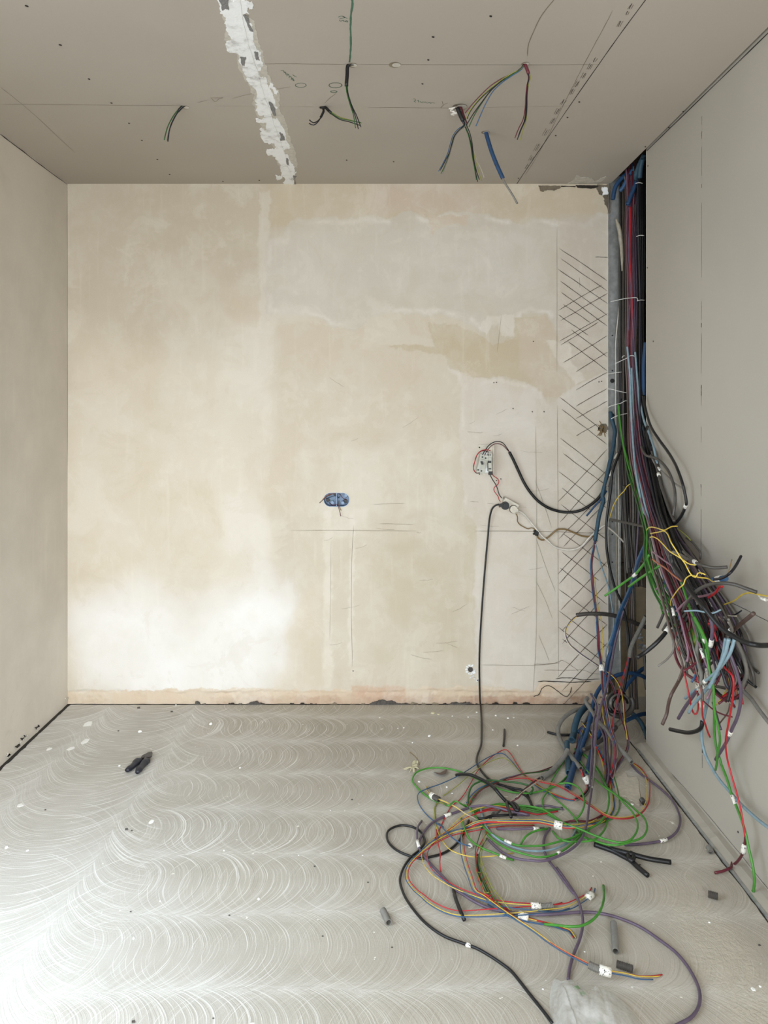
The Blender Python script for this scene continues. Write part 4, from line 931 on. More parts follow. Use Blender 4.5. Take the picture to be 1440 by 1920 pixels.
for i, (pts, dv) in enumerate((([(1160,760),(1163,800),(1171,845),(1182,890),(1196,930),(1206,965),(1213,1000),(1213,1040),(1222,1070),(1240,1110),(1262,1140),(1284,1180),(1297,1222)], [3.5,3.44,3.35,3.2,3.05,2.9,2.78,2.7,2.6,2.52,2.46]),)):
    for j in range(9):
        o_ = j * 2.0 - 8; w_ = lambda y: .6 + 1.7 * min(1, max(0, (y - 1030) / 100))
        q = [(x + o_ * w_(y) * (1.0 if y > 880 else .25) + rb.uniform(-.8, .8), y + rb.uniform(-2, 2)) for x, y in pts]
        q[-1] = (q[-1][0] + rb.uniform(-6, 12), q[-1][1] + rb.uniform(-20, 50)); st_ = 0 if j % 4 == 0 else (3 if j % 2 else 4); q = q[st_:]
        cable('cable', 'green cable of the strand running down the left edge of the thick bundle', 'green' if j % 3 else 'dgreen', .0034, q, 'depth', [d - .004 * (j % 3) for d in dv][min(st_, 3) // 2 * 1:], group='green cables of the left strand', tags=[(.86, .875)] if j % 4 == 1 else ())
# dark bundle at the right of the chase, behind the board edge
G2 = guide([285,330,420,560,700,800,880,960,1020,1080,1140,1200,1280],
           [1204,1202,1202,1204,1204,1207,1222,1240,1262,1288,1318,1345,1380],
           [6,7,7,6,6,8,10,12,13,16,18,22,26],
           [3.62,3.50,3.45,3.45,3.42,3.36,3.18,3.02,2.80,2.60,2.48,2.42,2.30])
for i in range(13):
    bundle_cable(-1 + i * .166, rb.uniform(-1, 1), ['black', 'black', 'navy', 'black'][i % 4], .0046, 300, rb.choice([1060, 1120, 1200, 1260, 1290]) + rb.uniform(-15, 15), 700 + i, 'dark cable of the black bundle packed against the edge of the right board', 'black cables at the board edge', G2, tail=tailc(), dd=.05)
# slack dark loops bulging to the right of the bundle
for pts, dv, c, r, lb, tg in ((tr('B', [(800,880),(815,980),(835,1060),(870,1160),(940,1270),(1020,1380),(1080,1480),(1130,1600),(1165,1720),(1185,1850)]) + tr('M', [(1315,780),(1270,900),(1200,1020),(1130,1095)]), [3.24,3.2,3.1,3.0,2.9,2.8,2.76,2.76,2.8,2.84], 'black', .0058, 'outermost dark cable loop bulging right over the board', [(.86, .885)]),
                              (tr('M', [(560,-200),(640,-60),(800,-10),(900,60),(1000,180),(1060,300),(1100,420),(1130,560),(1130,760),(1110,900),(1095,985)]), [3.2,3.12,3.0,2.94,2.9,2.88,2.86,2.85,2.85], 'dgrey', .0056, 'middle dark grey cable loop bulging right over the board', ()),
                              (tr('M', [(740,-120),(780,0),(830,160),(870,330),(900,470),(960,640),(1010,800),(1060,930),(1120,1060)]), [3.12,3.06,3.0,2.96,2.92,2.88,2.82], 'dgrey', .0060, 'inner dark grey cable with a white marker beside the violet cables', [(.36, .40)]),
                              (tr('M', [(720,-60),(800,100),(880,190),(960,260),(1060,360),(1160,440),(1275,510)]), [3.1,3.05,3.0,2.94,2.88,2.82], 'grey', .0036, 'thin violet grey lead crossing the dark loops with a white marker', [(.28, .36)])):
    cable('cable', lb, c, r, pts, 'depth', dv, tags=tg)
cable('blue_conduit', 'bright blue conduit end behind the board edge at half height', 'deep', .0105, tr('L', [(690,20),(672,180),(660,340),(655,520),(655,700),(656,860)]), 'depth', [3.36,3.36,3.35], hollow=True, seg=12)
# straight pale and dark cables on the left of the chase
G3 = guide([330,400,600,800,900,1000,1080,1200,1330], [1167,1168,1168,1167,1172,1180,1188,1192,1196], [5,6,6,7,9,11,14,16,14], [3.70,3.68,3.66,3.66,3.66,3.66,3.66,3.62,3.58])
for i in range(11):
    bundle_cable(-1 + i * .2, rb.uniform(-1, 1), ['dgrey', 'grey', 'black', 'brick', 'grey', 'dgrey'][i % 6], .0040 + .0014 * (i % 3 == 0), 340, rb.choice([1075, 1100, 1160, 1330]), 900 + i, 'straight dark cable running down behind the steel stud', 'dark cables behind the stud', G3, dd=.035)
cable('cable', 'thin white cable running down the face of the steel stud', 'white', .0030, tr('A', [(770,1100),(775,1400),(778,1700)]) + tr('L', [(205,60),(208,400),(206,800),(205,1150)]) + tr('M', [(170,100),(180,600),(182,1200),(184,1700)]) + [(1161,1130),(1162,1220)], 'depth', [3.70, 3.705])
cable('cable', 'thin pale cable beside the white one on the steel stud', 'beige', .0028, tr('L', [(255,10),(255,500),(252,900),(248,1200)]) + tr('M', [(130,420),(128,800),(140,1300),(142,1750)]) + [(1155,1150)], 'depth', [3.70, 3.70])
P = trace(tr('A', [(745,1010),(770,1090),(788,1200),(798,1330),(800,1480)]), 'depth', [3.60,3.60]); P = resample(P, .01); n = len(P)
o = tube('cable_sleeve', P, np.interp(np.linspace(0,1,n), [0,.15,.7,1], [.004,.010,.009,.003]), cm('beige'), None, 8, rs=False, clampit=False); meta(o, 'flattened beige sleeve hanging among the cables in the upper chase', 'sleeve')
for pts, dv, lb, c, r in ((tr('A', [(1005,430),(960,520),(925,620),(930,650)]), [3.42,3.5], 'blue conduit entering the chase highest, beside the board edge', 'petrol', .012),
                       (tr('A', [(870,585),(800,640),(740,720),(715,835)]), [3.62,3.62], 'blue conduit curving into the top left of the chase', 'deep', .0105),
                       (tr('A', [(900,560),(850,640),(810,720),(780,760)]), [3.58,3.60], 'short blue conduit behind the curved one at the chase top', 'blue', .0095),
                       (tr('A', [(960,560),(920,700),(880,800),(848,885)]), [3.52,3.52], 'blue conduit ending above the red cables in the chase', 'deep', .0105),
                       (tr('A', [(985,470),(965,560),(960,640)]), [3.40,3.44], 'teal conduit squeezed into the top right corner of the chase', 'petrol', .011)):
    cable('blue_conduit', lb, c, r, pts, 'depth', dv, hollow=True, seg=10, cat='conduit')
for j in range(4):
    cable('cable', 'red cable dropping from the conduit mouth in the upper chase', ['maroon', 'violet', 'red', 'maroon'][j], .0034, [(1177 + j * 2.2, 388), (1178 + j * 2, 420), (1176 + j * 2.2, 470), (1180 + j * 1.6, 530), (1184 + j * 1.2, 600), (1184 + j, 660)], 'depth', [3.50, 3.47, 3.45], group='red cables in the upper chase')
for i, (t_, pts, dv) in enumerate((('A', [(695,1755),(740,1745),(800,1732),(870,1722),(935,1722),(940,1745)], 3.44), ('A', [(920,690),(950,684),(985,690)], 3.42), ('A', [(928,1168),(960,1158),(998,1160)], 3.38), ('A', [(935,1748),(965,1740),(1002,1742)], 3.38),
                             ('L', [(200,355),(280,315),(390,262),(430,232),(480,226),(515,245),(522,275)], 3.42), ('L', [(75,520),(160,505),(240,493),(305,488)], 3.60), ('L', [(70,752),(160,765),(260,792),(400,822)], 3.50),
                             ('L', [(80,1050),(150,1020),(210,1003),(285,985),(350,948),(400,942)], 3.50), ('L', [(135,1230),(200,1195),(300,1165),(410,1140)], 3.50), ('L', [(308,265),(320,235),(360,228)], 3.50))):
    P = trace(tr(t_, pts), 'depth', [dv, dv]); P = resample(P, .006)
    lb = ['white tie crossing the stud just above the wall hatching middle', 'topmost short white tie on the black cables', 'second white tie down on the black cables', 'third white tie down on the black cables', 'white tie strapping the red cables at mid height', 'short straight white tie around the stud', 'white tie slanting down right over the stud', 'white tie with a knot below the round stud hole', 'lowest white tie over the stud', 'tiny hooked white tie left of the strapped red cables'][i]
    o = tube('cable_tie', P, .0016, M_tie, None, 6, rs=False, clampit=False); meta(o, lb, 'cable tie')

# ---------------------------------------------------------------- loose ends hanging over the right board
RW = 'right'
def rc(lb, c, r, tile, pts, off=(.05, .05), extra=None, **k):
    px = tr(tile, pts) + (extra or []); off = [o_ * 1.55 if o_ >= .08 else o_ for o_ in off]
    return cable(k.pop('name', 'cable'), lb, c, r, px, RW, list(off), **k)
for lb, pts, off in (('yellow wire tied across the bundle at its waist', [(180,300),(200,275),(240,268),(300,282),(360,300),(400,282),(440,262),(500,258)], (.16,.20,.16)),
                 ('yellow wire knotted at the waist and running down over the bundle', [(220,335),(300,320),(365,310),(400,345),(430,420),(480,500),(530,580),(580,650),(610,710),(645,765),(690,790),(712,745),(750,745),(790,762)], (.17,.2,.17,.15)),
                 ('yellow wire looping from the green strand to the bundle middle', [(215,375),(240,368),(290,388),(350,445),(420,520),(500,570),(560,610),(620,650),(688,662)], (.18,.18,.15)),
                 ('yellow wire zigzagging over the lower bundle to the blue coupling', [(430,1085),(432,1030),(460,980),(520,900),(565,860),(580,810),(640,768),(720,790),(810,800),(860,830),(905,845)], (.12,.16,.15,.10)),
                 ('short orange yellow wire knotted low on the bundle', [(585,1520),(610,1470),(640,1400)], (.1,.1))):
    rc(lb, 'yellow', .0019, 'D', pts, off, name='wire')
rc('long thick black cable sweeping down over the bundle and out to the right', 'black', .0072, 'D', [(430,540),(450,640),(540,770),(640,940),(760,1080),(860,1210),(960,1320),(1080,1400),(1220,1470),(1350,1495),(1440,1495),(1560,1490)], (.16,.15,.14,.12,.1,.07), seg=10)
rc('grey cable folded back over the bundle waist', 'grey', .0066, 'D', [(600,600),(520,560),(450,535),(425,560),(450,620),(520,740),(600,860)], (.1,.15,.15,.12), seg=10)
rc('dark grey cable arching up right over the lower bundle', 'dgrey', .0052, 'D', [(480,1330),(540,1170),(600,1050),(700,930),(800,875),(930,850),(1080,860),(1200,900),(1325,945)], (.08,.14,.12,.08))
rc('yellow green wire leaving the arching grey cable at the right edge', 'yellow', .0024, 'D', [(985,1072),(1090,1030),(1180,965),(1260,950),(1330,965),(1440,985),(1500,990)], (.05,.07,.07), name='wire')
rc('pale grey wire tip bent down at the right edge', 'white', .003, 'D', [(1330,960),(1380,1010),(1440,1025),(1500,1030)], (.06,.06), name='wire', tags=[(.3,.7)])
rc('grey cable end pointing right above the coupling', 'dgrey', .0052, 'D', [(560,520),(690,635),(760,665),(880,690),(1020,682)], (.1,.12,.08), tags=[(.42,.55)])
o = rc('navy wire curling up out of the blue coupling', 'navy', .0042, 'D', [(880,810),(930,805),(990,785),(1060,730),(1110,660),(1160,568)], (.08,.08,.06), name='wire')
rc('thin brown wire standing up beside the navy one', 'brown', .0018, 'D', [(1010,790),(1030,740),(1048,670),(1065,603)], (.07,.05), name='wire')
P = trace(tr('D', [(870,820),(940,808),(1000,798)]), RW, [.085,.085]); P = resample(P, .0025)
V_, F_ = tube_arrays(P, .0095, 12, False, .12); mb = MB(); mb.add(V_, F_); o = mb.build('coupling', [cm('blue')], None, P[0]); meta(o, 'ribbed blue coupling with a white marker sleeve in the middle of the cable ends', 'coupling'); add_tag(o, P, .35, .65, .0115, 12)
rc('brown grey tube poking out to the upper right below the coupling', 'brick', .0062, 'D', [(1000,1400),(1060,1360),(1150,1280),(1290,1165)], (.05,.08), seg=10, name='cable')
rc('thick black cable end with a white marker pointing down left over the board edge', 'black', .0068, 'D', [(520,1080),(480,1150),(440,1260),(370,1370),(280,1470),(160,1570),(80,1622)], (.08,.12,.16,.2), seg=10, tags=[(.47,.54)])
rc('dark grey cable end hanging left of the bundle', 'dgrey', .0052, 'D', [(400,1000),(370,1110),(340,1200),(290,1312)], (.08,.1))
rc('frayed grey brown cable end beside the left one', 'dgrey', .0060, 'D', [(480,1020),(450,1100),(420,1210),(350,1340)], (.08,.1))
rc('dark cable loop at the left edge of the ends', 'green', .0028, 'D', [(380,960),(340,1010),(325,1080),(345,1165)], (.08,.1))
rc('black stub ending in the middle of the green cables', 'black', .0062, 'D', [(620,1180),(560,1290),(510,1425)], (.1,.12), seg=10)
rc('dark grey stub curving left above the black stub', 'dgrey', .0052, 'D', [(640,1080),(560,1200),(500,1330),(430,1345)], (.1,.12))
rc('red cable curving down to the left through the ends', 'pviolet', .0040, 'D', [(960,900),(880,950),(760,985),(660,1000),(580,1050),(490,1140)], (.06,.12,.12))
rc('bright red crumpled wire beside the coupling', 'red', .0034, 'D', [(820,1000),(880,960),(910,930),(930,890),(965,885)], (.08,.1), name='wire')
rc('thin pink wire fanning over the orange ones', 'pviolet', .0028, 'D', [(235,520),(290,560),(370,620),(430,660),(500,730),(560,790)], (.16,.15), name='wire')
rc('second thin pink wire fanning lower left', 'orange', .0028, 'D', [(240,600),(290,640),(370,690),(450,760),(540,830)], (.16,.14), name='wire')
rc('pale blue thin wire lying level across the ends', 'light', .0026, 'D', [(570,1140),(700,1135),(780,1150),(870,1160),(950,1125)], (.14,.1), name='wire')
rc('thin dark wire tip right of the white markers', 'navy', .0024, 'D', [(1040,1190),(1100,1175),(1165,1135)], (.04,.03), name='wire')
rc('thin beige wire tip right of the white markers', 'beige', .0022, 'D', [(1020,1185),(1060,1190),(1115,1192)], (.05,.04), name='wire')
rc('pale wire hanging loose right of the waist', 'olive', .0018, 'D', [(500,285),(560,330),(610,375),(635,405)], (.05,.05), name='wire')
rc('dark cable loop hugging the board right of the waist', 'dgrey', .0036, 'D', [(590,380),(650,420),(700,480),(740,540),(735,600)], (.04,.04))
# right green strand reaching the floor
gpts = tr('D', [(540,840),(580,960),(640,1140),(720,1310)]) + tr('E', [(680,160),(730,330),(745,440),(780,560),(825,760),(830,950),(835,1100),(835,1250),(850,1400),(870,1500),(905,1600)]) + tr('K', [(690,590),(740,720),(790,880),(850,1030),(900,1180),(930,1320),(970,1500),(980,1620),(965,1750)])
rc('long green cable hanging right down to the floor kerb', 'green', .0042, 'X', gpts, (.10,.11,.09,.07,.06,.05,.05,.045,.04), tags=[(.735,.765)])
rc('green cable hanging in a slim loop with the long green one', 'green', .0038, 'E', [(690,180),(740,350),(770,520),(800,650),(825,760),(840,1050),(870,1180),(895,1300),(898,1400),(870,1530),(868,1600),(850,1700)], (.10,.10,.08,.06))
for j, (dx, L) in enumerate(((0, 460), (40, 420), (-50, 300), (70, 520))):
    rc('green cable of the right hanging strand ending at the tangled joint', 'green' if j % 2 else 'dgreen', .0040, 'E', [(600 + dx * .2, -20), (660 + dx * .4, 120), (705 + dx * .6, 260), (735 + dx * .6, L * .85), (745 + dx * .5, L)], (.11,.11,.09), group='green cables of the right strand', tags=[(.5,.56)] if j == 1 else ())
for j in range(7):
    rc('green cable end in the centre of the hanging tangle', 'green' if j % 2 else 'olive', .0036, 'E', [(470 + j * 14, -10 + j * 3), (520 + j * 16, 130), (560 + j * 14, 260), (590 + j * 13, 380 + (j % 3) * 20), (625 + j * 8, 480 + (j * 37) % 60)], (.09,.10,.08), group='green cable ends in the centre')
lb0 = 'pale blue cable of the group hanging from the bundle middle'
bl = [('capped pale blue cable curving down to the left knot', [(1060,235),(1010,390),(900,550),(800,650),(722,712)], (.10,.10), [(.96,1.0)]),
      ('pale blue cable ending low left under the knot', [(965,225),(935,400),(870,590),(780,750),(690,860),(590,980),(550,1055)], (.09,.08), ()),
      ('pale blue stub sticking out left of the knot', [(760,700),(690,770),(600,820),(510,895)], (.07,.07), ()),
      ('pale blue cable ending just above the white cap', [(1000,230),(960,380),(900,520),(840,650),(780,780)], (.11,.1), ())]
for l_, p_, o_, tg in bl: rc(l_, 'light', .0052, 'E', p_, o_, tags=tg, seg=10)
rc('longest pale blue cable swinging down right to the frame edge', 'light', .0050, 'X', tr('E', [(990,240),(955,430),(880,610),(800,780),(755,960),(720,1120),(695,1250),(702,1400),(740,1540),(800,1660)]) + tr('K', [(575,570),(640,680),(700,765),(780,855),(870,955),(990,1065),(1100,1150),(1250,1240)]), (.09,.08,.06,.05,.04,.04,.04,.04), seg=10)
rc('red wire loop dropping left of the knot', 'red', .0030, 'E', [(385,-20),(410,200),(450,400),(500,620),(550,850),(580,1000),(600,1060),(625,1078),(648,1040),(655,950),(650,850),(635,800)], (.09,.08,.07))
rc('dark maroon cable bowing out left of the red wires', 'maroon', .0050, 'E', [(400,-20),(380,180),(390,380),(440,520),(520,620),(640,700)], (.09,.08,.08))
rc('red wire passing straight down through the knot to a short tail', 'red', .0030, 'E', [(560,300),(600,500),(640,650),(690,800),(700,1000),(705,1100),(735,1190),(760,1270),(787,1332)], (.09,.09,.06))
rc('thick red cable above the knot', 'red', .0048, 'E', [(520,290),(560,400),(600,540),(640,650),(660,720)], (.1,.1))
rc('red wire hanging right of the violet one', 'red', .0030, 'E', [(790,60),(850,200),(870,330),(880,450),(960,560),(1040,650),(1048,850),(1010,1100),(965,1360),(965,1450),(980,1570),(1010,1690)], (.09,.08,.06,.05), extra=tr('K', [(750,560),(780,690),(815,810),(860,980),(885,1120),(902,1230)]), tags=())
P1 = trace(tr('K', [(905,1215),(898,1290),(878,1375),(840,1435),(790,1480)]), RW, [.045,.045,.03]); P2 = trace(tr('K', [(780,1492),(745,1510),(700,1526),(640,1538)]), 'floor', [.012,.005])
o = tube('cable', resample(np.vstack([P1, P2]), .008), .0042, cm('maroon'), None, 8); meta(o, 'dark red cable tail curling from the board foot onto the floor', 'cable'); add_tag(o, resample(np.vstack([P1, P2]), .008), .12, .22, .0085)
rc('violet cable with a white marker running diagonally to the left', 'violet', .0050, 'E', [(900,250),(1000,380),(1060,520),(1110,680),(1135,800),(1125,980),(1090,1120),(1040,1230),(970,1390),(850,1585)], (.08,.07,.06), tags=[(.66,.71)], seg=10)
rc('violet cable crossing down left behind the pale blue ones', 'violet', .0056, 'E', [(800,-20),(815,120),(795,300),(755,440),(715,560),(695,680)], (.11,.1,.08), tags=[(.25,.37)], seg=10)
rc('violet stub pointing down left under the knot', 'violet', .0060, 'E', [(640,800),(590,880),(510,990),(432,1122)], (.07,.07), seg=10)
rc('short violet cable tail beside the long green cable', 'violet', .0046, 'E', [(820,940),(850,1050),(880,1160),(910,1250)], (.05,.05))
rc('brown grey cable hanging far left in a long bow', 'brick', .0062, 'E', [(560,420),(520,540),(480,620),(420,730),(350,860),(320,960),(300,1070),(250,1192)], (.06,.07,.08), seg=10)
rc('black cable with a bare tip pointing left under the tangle', 'black', .0070, 'E', [(700,1150),(690,1220),(640,1262),(540,1282),(430,1265),(340,1245)], (.06,.07), seg=10)
rc('dark cable end passing level right of the knot', 'dgrey', .0050, 'E', [(720,720),(800,748),(880,765),(980,785),(1100,792)], (.06,.04))
rc('black capped cable end curving right under the level one', 'black', .0060, 'E', [(800,770),(850,810),(900,860),(960,893),(1030,900),(1105,885)], (.06,.05))
rc('grey cable running down right to the frame edge', 'conduit', .0062, 'E', [(1040,150),(1110,300),(1170,450),(1200,620),(1160,740),(1150,790),(1250,900),(1350,1040),(1440,1155),(1520,1250)], (.06,.05,.03,.03), seg=10)
for j, (a, b) in enumerate(((1070, 1290), (1040, 1235), (1010, 1180), (990, 1150))):
    rc('grey cable end lying flat against the board right of the tangle', 'grey' if j % 2 else 'dgrey', .0056, 'E', [(a - 20, 120), (a + 20, 250), ((a + b) / 2 + 10, 420), (b - 20, 620), (b, 740 - j * 30)], (.05,.035,.02), group='grey ends on the board')
rc('short red tip at the right of the tangle', 'red', .0028, 'E', [(1110,740),(1135,830),(1160,965)], (.04,.04))
rc('thin pale blue tip beside the short red one', 'light', .0028, 'E', [(1060,760),(1070,880),(1060,1015)], (.04,.04))
rc('thin yellow wire tail hanging right of the knot', 'yellow', .0022, 'E', [(985,600),(1002,690),(985,770),(930,870),(862,970)], (.06,.06), name='wire')
rc('thin maroon wire crossing low to the right', 'maroon', .0024, 'E', [(640,820),(690,900),(760,970),(850,1040),(940,1080),(1035,1105)], (.08,.07), name='wire')
rc('thin dark wire bent under the yellow tail', 'brick', .0024, 'E', [(1010,960),(990,1050),(950,1110),(895,1178)], (.05,.05), name='wire')
rc('grey green cable swelling in the centre of the tangle', 'conduit', .0068, 'E', [(680,150),(650,280),(640,400),(660,520),(690,620),(690,740)], (.1,.1), seg=10)
for j in range(16):
    x = 620 + (j * 53) % 420; y = -40 + (j * 31) % 140; c = ['maroon', 'violet', 'dgrey', 'red', 'pviolet', 'brick', 'dgrey', 'grey'][j % 8]
    rc('%s cable end among the densest hanging ends' % grouped(c, 0), c, .0036, 'E', [(x, y), (x + 30 + (j % 3) * 20, y + 90), (x + 70 - (j % 4) * 30, y + 200), (x + 60 - (j % 5) * 40, y + 290 + (j % 3) * 50)], (.07 + .01 * (j % 4), .06), group='%s cable ends in the densest part' % grouped(c, 0), tags=[(.4,.48)] if j % 5 == 0 else ())
for i, (x, y, a) in enumerate(((705,715,.012), (690,960,.014), (640,760,.009), (665,745,.008), (690,775,.008), (655,790,.007), (720,770,.008))):
    p = on_right(*tr('E', [(x, y)])[0], .085); mb = MB()
    mb.obox(p, (0, a * .8, a * .3), (-a * .25, 0, a * .1), (0, -a * .2, a * .45)); mb.obox(p + Vector((-.004, -a * .5, -a * .3)), (0, a * .35, -a * .2), (-a * .2, 0, 0), (0, a * .1, a * .3))
    meta(mb.build('paper_marker', [M_edge], None, p), ['largest white cap on the knot of the hanging tangle', 'folded white paper marker below the knot'][i] if i < 2 else 'small white marker scrap in the knot of the hanging tangle', 'marker', None if i < 2 else 'white scraps in the knot')

# ---------------------------------------------------------------- cables falling from the chase to the floor
def fc(lb, c, r, px, dv, name='cable', **k): return cable(name, lb, c, r, px, 'depth', dv, **k)
def conduit(lb, c, r, px, dv, surf='depth', **k): return cable('conduit', lb, c, r, px, surf, dv, cat='conduit', hollow=True, corr=.10 if c == 'conduit' else 0.0, seg=12, **k)
o = conduit('dark petrol conduit bowing left over the steel stud at mid height', 'petrol', .0098, tr('B', [(502,1020),(515,1090),(540,1180),(535,1280),(515,1400),(490,1500),(460,1640),(430,1780)]) + tr('C', [(745,30),(715,110),(690,200),(660,310),(640,430),(612,600)]), [3.69,3.66,3.62,3.6,3.58,3.58])
fc('dark blue wrapped tail end pointing left below the black swag', 'deep', .0046, tr('C', [(750,0),(700,80),(660,130),(600,195),(556,250),(510,303)]), [3.62,3.64])
fc('grey tube with a white marker where the black supply cable enters', 'conduit', .0072, tr('B', [(590,1390),(550,1460),(520,1560),(490,1640),(475,1690)]), [3.56,3.56], tags=[(.55,.75)], seg=10)
Cr = tr('C', [(612,600),(600,680),(580,790),(570,900),(580,1050),(598,1250),(620,1400),(640,1560),(655,1750),(660,1900)])
strands('cable', 'red, navy and white wires falling from the petrol conduit to the floor', ['maroon', 'blue', 'red', 'beige'], .0028, Cr + tr('F', [(648,60),(652,200),(662,330),(668,470),(690,600),(715,740),(745,880),(790,1000),(800,1100),(780,1240),(760,1330)]), 'depth', [3.6,3.6,3.58,3.55,3.5,3.42,3.3,3.2,3.05,2.95], spread=.005, tags=[(.50,.53)], tagr=.012)
fc('pale blue wire falling alone right of the red and navy wires', 'light', .0034, tr('C', [(618,640),(650,760),(690,910),(740,1050),(780,1180),(810,1350),(830,1500),(835,1650)]) + tr('F', [(700,120),(712,260),(700,400),(690,560)]), [3.58,3.6,3.6,3.58,3.5])
fc('thin yellow wire falling beside the red and navy wires', 'yellow', .0020, tr('C', [(605,1040),(625,1200),(650,1400),(685,1540),(700,1700),(700,1900)]) + tr('F', [(668,60),(662,200),(668,300),(700,400)]), [3.6,3.58,3.55], name='wire')
fc('long thin black cable falling in a gentle bow in front of the stud', 'black', .0062, tr('B', [(610,1310),(570,1420),(520,1560)]) + tr('C', [(800,0),(775,160),(752,350),(746,520),(755,720),(790,930),(850,1160),(940,1370),(990,1590),(1015,1790)]) + tr('F', [(916,0),(912,90),(925,180),(900,330),(870,480),(800,640)]), [3.55,3.52,3.5,3.5,3.5,3.5,3.5,3.5,3.45,3.4], seg=10)
fc('green cable end with a white marker pointing down left across the chase', 'green', .0046, tr('C', [(1262,770),(1220,850),(1150,940),(1090,1010),(1030,1055),(950,1110),(880,1160),(730,1262)]), [2.75,2.85,2.95,3.0], tags=[(.42,.50)], seg=10)
fc('lower green cable end without marker pointing down left', 'green', .0046, tr('C', [(1385,905),(1300,960),(1200,1020),(1100,1090),(1018,1152)]), [2.65,2.8,2.9], seg=10)
fc('brown grey tube end lying level in front of the stud', 'dgrey', .0098, tr('C', [(388,1494),(500,1478),(620,1476),(740,1482),(880,1510),(980,1548),(1100,1590),(1225,1640)]), [3.55,3.55,3.58,3.6], name='conduit', seg=12, hollow=True)
strands('cable', 'black, yellow and white wires looping out of the level grey tube', ['black', 'yellow', 'violet', 'white'], .0020, tr('C', [(400,1498),(360,1525),(310,1575),(270,1640),(255,1700),(275,1790),(330,1870)]) + tr('F', [(330,0),(390,80),(450,130),(560,205),(640,262),(690,305)]), 'depth', [3.55,3.54,3.52,3.5,3.5], spread=.0038)
strands('cable', 'maroon and violet pair crossing over the white knot to the floor', ['maroon', 'violet'], .0026, tr('F', [(670,290),(720,360),(770,450),(805,570),(830,680),(865,790),(895,880),(915,980),(905,1060),(860,1140),(810,1220),(770,1290),(740,1370)]), 'depth', [3.48,3.4,3.3,3.2,3.1,3.0], spread=.005)
strands('cable', 'yellow and red pair bowing widest right above the floor', ['yellow', 'maroon'], .0021, tr('F', [(690,292),(740,325),(800,385),(845,470),(868,570),(878,700),(885,800),(900,880),(910,960)]), 'depth', [3.48,3.4,3.3,3.2,3.1], spread=.004)
for j, (dx, c, r) in enumerate(((0, 'deep', .0085), (9, 'blue', .0065), (-8, 'blue', .0055))):
    fc(['thick deep blue wrapped cable falling left out of the chase', 'slate blue cable along the thick deep blue one, right side', 'slate blue cable along the thick deep blue one, left side'][j], c, r, tr('C', [(1225 + dx, 640),(1180 + dx, 730),(1130 + dx, 850),(1095 + dx, 980),(1045 + dx, 1150),(985 + dx, 1290),(910 + dx, 1460),(860 + dx, 1640),(810 + dx, 1850)]) + tr('F', [(760 + dx * .6, 60),(720 + dx, 190),(700 + dx, 320),(690 + dx, 450 + 60 * j)]), [3.0,3.1,3.25,3.4,3.48,3.5,3.48,3.45], seg=10)
fc('violet cable falling crosswise with the deep blue one', 'violet', .0052, tr('C', [(1130,0),(1135,300),(1125,560),(1110,760),(1100,900),(1080,1060),(1030,1240),(960,1430),(910,1600),(870,1760),(835,1920)]) + tr('F', [(790,60),(760,200),(735,330),(700,480),(650,640),(610,820),(590,1000),(575,1200),(560,1330)]), [3.5,3.5,3.5,3.5,3.5,3.48,3.42,3.3,3.15,3.05,2.9], seg=10)
conduit('thick grey conduit falling right of the black cable with wires at its mouth', 'conduit', .0105, tr('C', [(1225,1510),(1180,1600),(1130,1700),(1080,1800),(1040,1900)]) + tr('F', [(985,30),(960,80),(930,165)]), [3.42,3.45,3.46])
strands('cable', 'red, orange and violet wires leaving the thick grey conduit', ['red', 'orange', 'violet'], .0024, tr('F', [(925,160),(905,240),(880,330),(850,430),(820,540),(800,640),(775,760),(770,860)]), 'depth', [3.46,3.4,3.3,3.2], spread=.0045)
fc('dark stiff rod lying level across the chase at the bundle waist', 'dgrey', .0062, tr('C', [(792,345),(870,360),(950,376),(1040,396),(1100,408),(1240,440)]), [3.45,3.35,3.2], seg=10)
fc('yellow wire running up right across the stud', 'yellow', .0024, tr('C', [(785,338),(805,270),(830,190),(870,110),(915,50),(965,0)]) + tr('B', [(650,1690),(700,1655)]), [3.5,3.45,3.4], name='wire')
for j, c in enumerate(('dgrey', 'black', 'brick', 'grey', 'dgrey')):
    fc('dark cable dropping behind the falling blue ones in the lower chase', c, .0060, tr('C', [(960 + j * 34, -60),(975 + j * 32, 200),(990 + j * 26, 420),(1000 + j * 22, 640),(1010 + j * 18, 820),(1025 + j * 14, 930 + (j % 2) * 60)]), [3.58,3.6,3.6], group='dark cables in the lower chase', seg=9)
# blue tubes bending out of the chase foot
conduit('blue tube arching left from the chase and dropping into the pile', 'deep', .0090, tr('F', [(1098,385),(1060,352),(1000,330),(930,318),(850,328),(780,352),(700,400),(640,465),(600,540),(572,640),(550,740),(520,880),(480,1000),(450,1100),(430,1200)]), [3.52,3.5,3.48,3.46,3.4,3.3,3.2,3.1])
conduit('straight blue tube slanting up right into the chase foot', 'deep', .0095, tr('F', [(1098,255),(1040,290),(990,335),(940,390),(900,440),(870,490)]), [3.6,3.56,3.52])
conduit('blue tube entering low from behind the board edge', 'deep', .0090, tr('F', [(1120,708),(1050,715),(990,735),(940,755),(895,780)]), [3.5,3.46,3.42])
conduit('thickest petrol tube hunched over the pile with an open mouth', 'petrol', .0145, tr('F', [(520,635),(480,670),(435,730),(410,800),(395,860),(385,930),(370,990)]), [3.50,3.42,3.36,3.30])
conduit('bright blue thick tube in the middle of the fallen cables', 'deep', .0125, tr('F', [(570,660),(545,720),(520,800),(500,900),(470,1000),(440,1090),(410,1180),(385,1260),(355,1360),(330,1450)]), [3.45,3.38,3.28,3.15,3.05])
